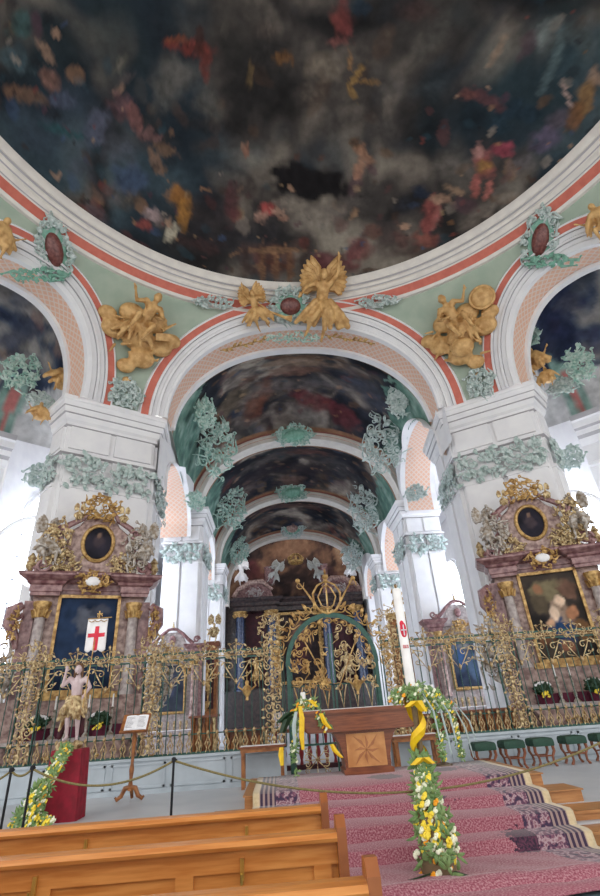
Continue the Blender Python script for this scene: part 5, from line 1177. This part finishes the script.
def aloc(px0, py0, px1, py1, Y): a = aY(px0, py0, Y); b = aY(px1, py1, Y); return (a.x+b.x)/2
xl = -5.1; 
side_altar((xl, 14.0, FZ), radians(20), 'tall rose marble side altar at the left with a dark blue painting', [(.45, .75, .2, .16, (88, 92, 104)), (.7, .86, .16, .07, (66, 70, 84)), (.5, .4, .2, .2, (40, 56, 84)), (.35, .2, .2, .12, (60, 60, 70))], [(0, (20, 32, 52)), (1, (44, 62, 92))], 3)
side_altar((7.86, 13.95, FZ), -radians(20), 'tall rose marble side altar at the right with painting of a blue-robed woman', [(.5, .8, .42, .14, (120, 110, 86)), (.8, .78, .2, .14, (104, 78, 66)), (.55, .45, .2, .2, (150, 128, 112)), (.52, .3, .24, .2, (38, 66, 104)), (.6, .66, .1, .08, (226, 196, 170)), (.45, .5, .12, .09, (228, 200, 176)), (.35, .42, .08, .06, (200, 160, 130)), (.75, .5, .1, .08, (170, 120, 90)), (.3, .82, .1, .06, (150, 110, 84)), (.2, .25, .16, .12, (110, 76, 56)), (.85, .3, .12, .16, (120, 88, 60)), (.25, .65, .16, .12, (86, 76, 62)), (.5, .12, .14, .08, (140, 96, 76))], [(0, (34, 32, 34)), (1, (80, 70, 62))], 11, -1)
def small_altar(loc, rz, sc, label, L, base, seed):
    r_ = tag(empty('small_altar', loc, rz, sc), label, 'altar')
    part('mensa', G().box(-1.2, 1.2, -.6, .3, 0, .95).box(-1.3, 1.3, -.66, .3, .95, 1.05), MARBP, r_, False); part('retable_wall', G().box(-1.3, 1.3, 0, .5, 1.05, 4.3), MARBP, r_, False)
    part('altar_cloth', G().box(-1.28, 1.28, -.64, 0, 1.05, 1.07), CLOTHW, r_, False)
    g = G()
    for k in range(9): g.lathe([(.05, 1.07), (.03, 1.15), (.06, 1.3), (.04, 1.42)], (-1.1+.275*k, -.15, 0), 8)
    part('gallery', g, GOLDP, r_)
    for s2 in (-1, 1): column(r_, s2*1.05, -.12, 1.5, 4.1, .13, MARB); part('outer_pilaster', G().box(s2*1.38-.1, s2*1.38+.1, -.05, .4, 1.05, 4.1), MARBD, r_, False)
    z0, z1 = 1.75, 3.9; ol = [(-.68, z0), (.68, z0)]+[(.68*cos(pi*k/16), z1-.68+.68*sin(pi*k/16)) for k in range(17)]
    o = flat_paint('altar_painting', (-.64, .64, z0+.04, z1-.16), -.04, L, r_, seed, base, 24)
    g = G(); g.tube([(x, -.06, z) for x, z in ol]+[(ol[0][0], -.06, ol[0][1])], .08, 8); part('picture_frame', g, GOLD, r_)
    g = G()
    for k in range(10): a = pi*k/9; spiral(g, (.86*cos(a), -.1, z1-.5+.75*sin(a)), .13, a, 1.2, (-1)**k, .035, tail=.1)
    part('arch_ornament', g, GOLD, r_)
    g = G(); prof = [(0, 4.1), (0, 4.25), (.08, 4.3), (.08, 4.4), (.2, 4.5), (.24, 4.6), (.26, 4.62)]
    for s2 in (-1, 1): g = G(); profiled(g, min(s2*.8, s2*1.45), max(s2*.8, s2*1.45), -.2, .5, prof); part('entablature', g, MARBD, r_, False)
    ol = [(-.9, 4.3), (.9, 4.3), (.8, 4.6), (.6, 4.75), (.5, 5.0), (.3, 5.2), (-.3, 5.2), (-.5, 5.0), (-.6, 4.75), (-.8, 4.6)]; part('crest', G().prism(ol, -.15, .3, .03), MARBP, r_, False)
    g = G()
    for s2 in (-1, 1): g.tube([(s2*1.0, -.2, 4.65), (s2*.75, -.22, 4.85), (s2*.5, -.22, 5.1), (s2*.2, -.22, 5.32), (0, -.22, 5.35)], [.1, .08, .08, .07, .07], 8); spiral(g, (s2*1.15, -.25, 4.82), .16, 0, 1.4, s2, .06)
    part('crest_moulding', g, MARBD, r_); part('crest_boss', G().ell((0, -.2, 4.85), (.16, .06, .2), 12, 8), MARBD, r_)
    o = part('cartouche', rocaille(.35, .22, seed, 10, .045, 8, .05), GOLD, r_); o.location = (0, -.25, 4.3)
    g = G(); g.lathe([(.02, 5.35), (.1, 5.4), (.05, 5.5), (.02, 5.7)], (0, -.1, 0), 8); part('finial', g, GOLDP, r_); return r_
small_altar((7.85, 21.9, FZ), -radians(4), .95, 'small rose and white altar with an arched blue painting, on the second right pier', [(.35, .6, .2, .3, (56, 84, 126)), (.7, .4, .25, .3, (74, 92, 116)), (.5, .85, .2, .1, (120, 120, 120))], [(0, (34, 44, 66)), (1, (84, 94, 110))], 51)
small_altar((-4.35, 21.9, FZ), radians(4), .86, 'small rose marble altar on the second left pier, partly hidden by the tall left altar', [(.5, .6, .25, .3, (70, 76, 96))], [(0, (34, 40, 56)), (1, (74, 80, 92))], 61)
# confessional-like gilded wood shrine on the left
p_ = aY(207, 700, 23.6); sh = tag(empty('wooden_shrine', (aY(207, 650, 26.0).x, 26.0, FZ)), 'tall brown wooden shrine with gilded figure, beside the second left pier', 'shrine')
part('case', G().box(-.5, .5, 0, .7, 0, 4.3), WOODC, sh, False); part('cornice', G().box(-.6, .6, -.1, .75, 4.3, 4.55), WOODD, sh, False); part('niche_panel', G().box(-.36, .36, -.03, 0, 1.6, 4.1), DKRED, sh, False)
T = Matrix.Translation((0, -.2, 1.9)); part('bracket', G().lathe([(.05, 1.5), (.28, 1.88), (.28, 1.92)], (0, -.18, 0), 12), GOLD, sh); angel(sh, T, 1.7, STAND, GOLD, 5, False, .035, 'gilded_figure')
T = Matrix.Translation((.35, -.1, 4.55)); angel(sh, T, 1.2, SIT, GOLDP, 6, True, .03, 'angel_figure')
p_ = 0; sh2 = tag(empty('wooden_shrine', (aY(404, 650, 26.2).x, 26.2, FZ)), 'brown wooden shrine right of the paschal candle, beside the second right pier', 'shrine')
part('case', G().box(-.45, .45, 0, .7, 0, 5.2), WOODC, sh2, False); part('cornice', G().box(-.55, .55, -.1, .75, 5.2, 5.45), GOLD, sh2, False); T = Matrix.Translation((0, -.2, 5.45)); angel(sh2, T, 1.4, STAND, GOLD, 15, False, .035, 'gilded_figure')
# ---- high altar in the choir
HY = 40.0; ha = tag(empty('high_altar', (1.75, HY, FZ)), 'huge dark marble high altar with blue columns at the far end of the choir', 'altar')
part('base', G().box(-6, 6, -.4, 2, 0, 2.7), DARKM, ha, False); part('mensa', G().box(-2.2, 2.2, -1.6, -.4, 0, 1.2), MARBP, ha, False)
part('back_wall', G().box(-5.8, 5.8, 1.0, 1.6, 2.7, 9.0), DARKM, ha, False)
for x in (-4.6, -2.15, 2.15, 4.6): column(ha, x, 0, 2.7, 8.3, .38, BLUEM)
for s2 in (-1, 1): part('red_hanging', G().box(min(s2*2.6, s2*4.2), max(s2*2.6, s2*4.2), .85, 1.0, 2.9, 8.3), DKRED, ha, False)
fr = flat_paint('altar_painting', (-1.5, 1.5, 3.2, 8.0), .7, [(.5, .7, .3, .2, (120, 90, 76)), (.5, .4, .25, .25, (70, 40, 44)), (.3, .2, .2, .1, (50, 60, 84))], ha, 8, [(0, (24, 22, 28)), (1, (70, 56, 52))], 24)
g = G()
for q in ((-1.75, -1.5, 3.0, 8.2), (1.5, 1.75, 3.0, 8.2), (-1.75, 1.75, 8.0, 8.2), (-1.75, 1.75, 3.0, 3.2)): g.box(q[0], q[1], .5, .85, q[2], q[3])
part('picture_frame', g, GOLD, ha, False)
for s2 in (-1, 1): o = part('frame_scrollwork', rocaille(.35, 1.2, 70+s2, 14, .08, 10, .1), GOLD, ha); o.location = (s2*1.9, .3, 6.8)
g = G(); profiled(g, -5.1, -1.7, -.35, 1.6, [(0, 8.3), (0, 8.6), (.2, 8.7), (.2, 8.9), (.45, 9.1), (.5, 9.25)]); profiled(g, 1.7, 5.1, -.35, 1.6, [(0, 8.3), (0, 8.6), (.2, 8.7), (.2, 8.9), (.45, 9.1), (.5, 9.25)]); profiled(g, -1.7, 1.7, .2, 1.6, [(0, 8.3), (0, 8.6), (.2, 8.7), (.2, 8.9), (.45, 9.1), (.5, 9.25)])
part('entablature', g, DARKM, ha, False)
for s2 in (-1, 1):
    g = G(); g.prism([(s2*5.0, 9.25), (s2*4.8, 9.9), (s2*3.9, 10.4), (s2*2.9, 10.5), (s2*2.2, 10.0), (s2*1.9, 9.25)][::s2], -.1, 1.4, .1); part('pediment', g, MARBD, ha, False)
    g = G(); g.tube([(s2*5.1, -.2, 9.4), (s2*4.7, -.25, 10.0), (s2*3.8, -.25, 10.5), (s2*2.8, -.25, 10.55), (s2*2.0, -.2, 9.9)], [.2, .2, .2, .2, .12], 7); part('pediment_moulding', g, MARB, ha)
    o = part('pediment_shell', rocaille(.6, .35, 80+s2, 10, .07, 8, .1), MARBP, ha); o.location = (s2*3.4, -.3, 9.7)
    T = Matrix.Translation((s2*4.5, -.1, 10.2)); angel(ha, T, 2.2, FLY if s2 > 0 else flip(FLY), CLOTHW, 90+s2, True, .06)
    part('column_stump', G().lathe([(.4, 10.4), (.4, 11.6), (.5, 11.8)], (s2*2.2, .3, 0), 10), MARBD, ha)
    T = Matrix.Translation((s2*3.4, 0.0, 2.9)) ; angel(ha, T, 2.1, STAND, GOLD if s2 < 0 else GOLDP, 95+s2, False, .06, 'saint_figure')
# crown held by two flying figures before the choir end wall
cr = tag(empty('crown', (1.72, HY-.6, 12.2)), 'gilded crown held aloft between two pale flying figures above the high altar', 'crown')
g = G(); g.tube([(.5*cos(2*pi*k/20), .5*sin(2*pi*k/20), 0) for k in range(21)], .12, 7)
part('circlet', g, GOLD, cr); g = G()
for k in range(8): a = k*pi/4; g.tube([(.5*cos(a), .5*sin(a), 0), (.62*cos(a), .62*sin(a), .35), (.3*cos(a), .3*sin(a), .62), (0, 0, .66)], [.08, .07, .06, .06], 5); g.ell((.55*cos(a), .55*sin(a), .2), .1, 6, 5)
part('crown_arches', g, GOLD, cr)
for s2, lab in ((-1, 'pale winged figure reaching up to the gilded crown from the left'), (1, 'pale winged figure reaching up to the gilded crown from the right')):
    r_ = tag(empty('flying_angel', (1.72+s2*2.0, HY-.5, 10.5)), lab, 'angel statue'); J2 = FLY if s2 < 0 else flip(FLY); T = Matrix.Rotation(s2*-.35, 4, 'Y'); angel(r_, T, 1.9, J2, M('grey_white_stucco', (176, 176, 172), .6) if s2 < 0 else MATS['grey_white_stucco'], 33+s2, True, .05)
# choir end wall fresco
g = G(); rows = []
for j in range(40):
    z = 9+8*j/39; rows.append([(1.6-5.8+11.6*i/60, 41.9+.5*cos(pi*(i/60-.5)), z) for i in range(61)])
g.grid(rows); ew = struct(g.build('wall_back', FRESCO))
def fw(P):
    C, W = clouds(P, .5, seed=44, stops=[(0, (30, 26, 28)), (.4, (58, 44, 42)), (.55, (96, 70, 58)), (.75, (130, 98, 78)), (1, (150, 120, 96))]); 
    return blobs(P, C, W, [(292, 552, 30, 10, 0, (142, 102, 78)), (255, 575, 14, 12, 0, (96, 44, 48)), (325, 580, 14, 10, 0, (80, 50, 56)), (300, 590, 26, 8, 0, (60, 44, 44))], lambda x, y: aY(x, y, 43.2))
paint(ew, fw)
g = G(); g.box(-8, -4.1, 38.9, 44.5, FZ, 14.2); g.box(7.2, 11, 38.9, 44.5, FZ, 14.2); struct(g.build('wall_back', WHITE, smooth=False))
# ================================================================ STUCCO AND GILDED GROUPS ON THE VAULTS
def snrm(p): return (Vector((AX, CY, ZC))-p).normalized()
def stick(o, p, off=.05, nd=None):
    n_ = nd or snrm(p); place(o, Vector(p)+Vector(n_)*off, n_); return o
def cartouche(px, py, w_, h_, seed, label, boss=MAROON, mat=TEALD, hit=None, nd=None, rot=0, n=22, th=.06, cat='cartouche', group=None, off=.08):
    r_ = tag(empty('stucco_cartouche'), label, cat, group); p = (hit or sph_hit)(px, py); stick(r_, p, off, nd)
    if rot: r_.matrix_world = r_.matrix_world @ Matrix.Rotation(rot, 4, 'Y')
    part('shellwork', rocaille(w_, h_, seed, n, th, n, .15, fill=boss is None), mat, r_)
    if boss and boss is not None: part('boss', G().ell((0, -.05, 0), (w_*.55, .14, h_*.55), 16, 10), boss, r_)
    if boss: part('backing', G().prism([(w_*.82*cos(2*pi*k/22)*(1+.08*sin(k*2.9)), h_*.82*sin(2*pi*k/22)*(1+.08*cos(k*2.2))) for k in range(22)], -.04, .06, .03), TEALG if boss else mat, r_); return r_
cartouche(290, 307, .75, .62, 1, 'teal shell cartouche with maroon boss at the front arch crown, between two gilded angels', off=.2)
cartouche(53, 250, .5, .95, 2, 'maroon-bossed shell cartouche at the upper left, between dome ring and left arch', rot=radians(-35))
cartouche(541, 240, .5, .95, 3, 'maroon-bossed shell cartouche at the upper right, between dome ring and right arch', rot=radians(35))
cartouche(214, 303, .75, .22, 4, 'flat shell garland on the red band left of the small gilded angel', None, rot=radians(-10), off=.2)
cartouche(378, 302, .8, .22, 5, 'flat shell garland on the red band right of the large gilded angel', None, rot=radians(10), off=.2)
cartouche(125, 394, .55, .5, 6, 'grey-green rocaille ornament sitting on top of the left front pier', None)
cartouche(481, 383, .55, .5, 7, 'grey-green rocaille ornament sitting on top of the right front pier', None)
cartouche(292, 339, 1.1, .2, 8, 'long sea-green rocaille band on the arch crown beneath the big teal cartouche', None, TEAL, off=.35, th=.045)
cartouche(34, 276, .9, .2, 9, 'sea-green rocaille band on the inner rim of the left diagonal arch', None, TEALG, rot=radians(-35), off=.3)
cartouche(553, 262, .9, .2, 10, 'sea-green rocaille band on the inner rim of the right diagonal arch', None, TEALG, rot=radians(35), off=.3)
def gild_sprig(px, py, ang, label, seed):
    r_ = tag(empty('gilded_sprig'), label, 'gilded ornament'); stick(r_, sph_hit(px, py), .36); r_.matrix_world = r_.matrix_world @ Matrix.Rotation(-ang, 4, 'Y'); g = G(); R = random.Random(seed)
    for k in range(9): leaf(g, (-.9+k*.2, -.03, 0), .24, R.choice((-.5, .5))+R.uniform(-.2, .2), .05)
    g.tube([(-1, 0, 0), (1, 0, 0)], .025, 5); part('leaves', g, GOLD, r_)
gild_sprig(244, 346, radians(20), 'thin gilded leaf sprig on the peach trellis left of the arch crown', 1); gild_sprig(350, 341, radians(-18), 'thin gilded leaf sprig on the peach trellis right of the arch crown', 2)
yd = Vector((0, -1, -.25))
def ph(Y): return lambda x, y: aY(x, y, Y)
cartouche(294, 436, 1.0, .55, 11, 'sea-green cartouche at the crown of the second arch', TEALG, TEAL, ph(23.2), yd, off=.15)
cartouche(292, 493, 1.0, .55, 12, 'sea-green cartouche at the crown of the third arch', TEALG, TEAL, ph(30.8), yd, off=.15)
cartouche(292, 528, .85, .7, 13, 'round pale cartouche with pink boss at the crown of the choir arch', MARB, TEALD, ph(37.6), yd, off=.15)
k_ = 20
for (x, y, Y, w_, h_, lab) in [(208, 450, 21.6, .95, 1.5, 'tall pale teal shellwork on the left flank of the first vault'), (388, 448, 21.6, .95, 1.5, 'tall pale teal shellwork on the right flank of the first vault'), (196, 418, 18.5, .45, .7, 'small shellwork high on the left edge of the first vault'), (405, 405, 18.2, .45, .7, 'small shellwork high on the right edge of the first vault'),
                               (224, 508, 29, 1.0, 1.6, 'pale teal shellwork on the left flank of the second vault'), (371, 508, 29, 1.0, 1.6, 'pale teal shellwork on the right flank of the second vault'), (233, 550, 36.5, .8, 1.0, 'small teal shellwork at the left foot of the choir vault'), (358, 556, 36.5, .8, 1.0, 'small teal shellwork at the right foot of the choir vault'),
                               (186, 503, 22.3, .5, .4, 'grey-green leaf spray above the second left pier'), (425, 494, 22.3, .6, .35, 'grey-green leaf spray above the second right pier')]:
    k_ += 1; cartouche(x, y, w_, h_, k_, lab, None, TEAL if k_ % 2 else TEALD, ph(Y), Vector((1.5-aY(x, y, Y).x, -6, -1.5)), n=30, off=.1, cat='shellwork', th=.07)
ch = lambda r: (lambda x, y: cyl_hit(x, y, r))
for (x, y, r, w_, h_, m, lab) in [(8, 385, 15.4, .55, .8, TEAL, 'teal shellwork spray at the left picture edge under the side vault'), (30, 415, 15.6, .5, .35, TEALD, 'curling grey-green scroll on the curved cornice at the left'), (62, 355, 14.6, .3, .4, TEAL, 'small teal leafwork beside the inner rim of the left arch'),
                                  (590, 375, 15.4, .5, .7, TEAL, 'teal shellwork spray at the right picture edge under the side vault'), (572, 398, 15.8, .5, .35, TEALD, 'curling grey-green scroll on the curved cornice at the right'), (540, 350, 14.6, .3, .35, TEAL, 'small teal leafwork beside the inner rim of the right arch'),
                                  (28, 487, 16.2, .45, .4, FOL, 'loose leafy spray on the white wall left of the left pier'), (578, 466, 16.2, .45, .4, FOL, 'loose leafy spray on the white wall right of the right pier')]:
    k_ += 1; p = cyl_hit(x, y, r); cartouche(x, y, w_, h_, k_, lab, None, m, ch(r), Vector((AX-p.x, CY-p.y, -1)), n=26, cat='shellwork')
# gilded figures
def gilt_group(px, py, label, seed, S, mirx, name='gilded_relief'):
    r_ = tag(empty(name), label, 'gilded sculpture'); stick(r_, sph_hit(px, py), .12); R = random.Random(seed); g = G(); m = mirx
    pts = [(0, -.1, -.2, .55), (.75, -.1, -.25, .42), (-.75, -.1, -.15, .42), (.25, -.2, -.7, .42), (-.15, -.15, -1.0, .3), (1.1, -.1, .0, .3), (-1.05, -.1, .15, .3), (.45, -.1, .3, .4), (-.35, -.1, .35, .42), (.0, -.05, -1.35, .16)]
    for x, y, z, r in pts: g.ell((m*x*S, y*S, z*1.25*S), (r*S, r*S*.55, r*S*.8), 12, 8)
    for k in range(34): a = R.uniform(0, 2*pi); q = R.uniform(.3, 1.05); x = q*cos(a); z = q*sin(a)*1.0-.15; c = Vector((m*x*S, -.35*S*R.uniform(.5, 1), z*S)); d = Vector((R.uniform(-.3, .3), -.05, R.uniform(-.28, .1)))*S; g.cap(c, c+d, .06*S, .035*S, 7)
    cl = part('cloud_and_drapery', g, GOLDM, r_); remesh(cl, .045, 2)
    J3 = SIT if m > 0 else flip(SIT); T = Matrix.Translation((-.1*m*S, -.4*S, -.2*S)) @ Matrix.Rotation(.25*m, 4, 'Y'); b = human(J3, 2.1*S, 1.15); b.v = [tuple(T @ Vector(v)) for v in b.v]; drape(b, S, (-.2*m, -.35, .1), 10, R, .5, .7, .07); o = part('saint_figure', b, GOLDM, r_); remesh(o, .04, 1)
    return r_
gl = gilt_group(138, 331, 'big gilded sculpture of a seated saint on clouds, on the left pendentive', 2, 1.12, 1)
g = G(); g.tube([(.0, -.5, .2), (-.1, -.6, .95)], [.03, .02], 6); g.tube([(.7, -.4, .2), (1.15, -.35, .62)], [.08, .03], 6); g.prism([(.5, -.3), (1.0, -.15), (.95, .1), (.45, -.05)], -.75, -.68); part('staff_and_book', g, GOLDM, gl)
gr = gilt_group(461, 330, 'big gilded sculpture of a seated saint with a round shield on the right pendentive', 3, 1.1, -1)
g = G(); g.ell((1.05, -.35, .75), (.42, .14, .4), 18, 10); part('round_shield', g, GOLDM, gr); part('cloud_ball', G().ell((-.1, -.6, -.75), (.42, .2, .36), 14, 9), GOLDM, gr)
g = G(); g.tube([(1.05+.42*cos(2*pi*k/20), -.38, .75+.4*sin(2*pi*k/20)) for k in range(21)], .05, 6); part('shield_rim', g, GOLDM, gr)
def gilt_angel(px, py, S, pose, label, off, tiltY=0, wing=True, vox=.035, hit=None, nd=None, mat=None):
    r_ = tag(empty('gilded_angel'), label, 'gilded sculpture'); p = (hit or sph_hit)(px, py); stick(r_, p, off, nd); r_.matrix_world = r_.matrix_world @ Matrix.Rotation(tiltY, 4, 'Y')
    b = human(pose, S, 1.15); b.v = [(v[0], v[1], v[2]-.5*S) for v in b.v]; R = random.Random(int(px)); drape(b, S, (0, -.02, .02), 16, R, .28, .38, .045); o = part('body', b, mat or GOLDM, r_); remesh(o, vox, 2)
    if wing: w_ = wings(S, 1.0); w_.v = [(v[0], v[1], v[2]-.5*S) for v in w_.v]; part('wings', w_, mat or GOLDM, r_)
    return r_
A = flip(FLY); A = dict(FLY)
gilt_angel(322, 306, 2.7, FLY, 'large gilded angel with spread wings and raised arm over the front arch crown', .55, .12)
sa = gilt_angel(254, 312, 1.6, flip(FLY), 'smaller gilded angel blowing a long trumpet, left of the maroon cartouche', .5, -.3)
g = G(); g.tube([(.1, -.25, .25), (.5, -.3, -.2), (1.0, -.35, -.52), (1.25, -.35, -.62)], [.03, .04, .06, .14], 8); part('trumpet', g, GOLDM, sa)
for (x, y, S, lab, r, m_) in ((50, 392, 1.15, 'gilded cherub seated on the cornice by the left arch', 15.2, 1), (66, 396, .9, 'smaller gilded cherub right of the larger one on the left cornice', 14.9, -1), (25, 425, .8, 'pale gilded cherub on the curved cornice near the left edge', 15.4, 1), (543, 372, 1.1, 'gilded cherub seated on the cornice by the right arch', 15.0, -1), (557, 388, .8, 'small gilded cherub below the larger one on the right cornice', 15.3, 1)):
    p = cyl_hit(x, y, r); gilt_angel(x, y, S*1.5, SIT if m_ > 0 else flip(SIT), lab, .1, 0, False, .04, ch(r), Vector((AX-p.x, CY-p.y, -.8)), GOLDM)
gilt_angel(600, 213, 1.6, SIT, 'gilded figure cut by the right picture edge above the right arch', .4, 0, False, .04); gilt_angel(-3, 228, 1.6, flip(SIT), 'gilded figure cut by the left picture edge above the left arch', .4, 0, False, .04)
# ================================================================ THINGS ON THE SIDE ALTARS
def potted(loc, label, S=1.0):
    r_ = tag(empty('potted_plant', loc), label, 'plant'); part('pot_wrap', G().lathe([(.12*S, 0), (.16*S, .16*S), (.17*S, .17*S)], n=14), PURP, r_)
    g = G(); R = random.Random(int(loc[0]*100) & 255)
    for k in range(60): leaf(g, (R.uniform(-.12, .12)*S, R.uniform(-.12, .05)*S, .2*S+R.uniform(0, .16)*S), .14*S, R.uniform(-.3, 3.4), .035*S)
    part('leaves', g, LEAFD, r_); g = G()
    for k in range(9): bloom(g, (R.uniform(-.09, .09)*S, -.13*S, .14*S+R.uniform(0, .09)*S), .04*S, R)
    part('yellow_blossoms', g, YFL, r_)
    part('white_wrap', G().tube([(.17*S*cos(pi*k/10), -.12*S*0-.05, .36*S+.06*S*sin(pi*k/10)) for k in range(11)], .035*S, 6), CLOTHW, r_); return r_
def on_altar(ax, ay, rz, x, y, z): c, s2 = cos(rz), sin(rz); return (ax+x*c-y*s2, ay+x*s2+y*c, FZ+z)
for i, (x, lab) in enumerate(((-.75, 'left of two potted plants with yellow flowers on the left side altar'), (.6, 'right of two potted plants with yellow flowers on the left side altar'))): potted(on_altar(xl, 14.0, radians(20), x, -.48, 1.07), lab, 1.15)
for i, (x, lab) in enumerate(((-.95, 'potted plant with yellow flowers, left of the two on the right side altar'), (.25, 'potted plant with yellow flowers, right of the two on the right side altar'))): potted(on_altar(7.86, 13.95, -radians(20), x, -.48, 1.07), lab, 1.15)
def candlestick(loc, label, group, h=.9):
    r_ = tag(empty('candlestick', loc), label, 'candlestick', group); part('stem', G().lathe([(.1, 0), (.09, .03), (.03, .1), (.05, .2), (.02, .3), (.04, .45), (.02, .55), (.06, .6), (.02, .62)], n=10), SILV, r_); part('candle', G().lathe([(.02, .6), (.02, h)], n=8), WAX, r_)
for ax, ay, rz, nm in ((xl, 14.0, radians(20), 'left'), (7.86, 13.95, -radians(20), 'right')):
    for x in (-.45, -.15, .3, .85) if nm == 'left' else (-.55, -.2, .6, .95): candlestick(on_altar(ax, ay, rz, x, -.25+.17, 1.07+.24 if False else 1.9 if False else 1.07) if False else on_altar(ax, ay, rz, x, -.4+.02, 1.07), 'silvered candlestick with a white candle on the %s side altar' % nm, 'candlesticks on the %s side altar' % nm)
# ================================================================ LIGHT
w = bpy.data.worlds.new('world'); scene.world = w; w.use_nodes = True; bg = w.node_tree.nodes['Background']
bg.inputs[0].default_value = (1, .988, .968, 1); bg.inputs[1].default_value = 1.7
scene.view_settings.view_transform = 'Standard'; scene.view_settings.look = 'None'; scene.view_settings.exposure = 0.12; scene.view_settings.gamma = 1
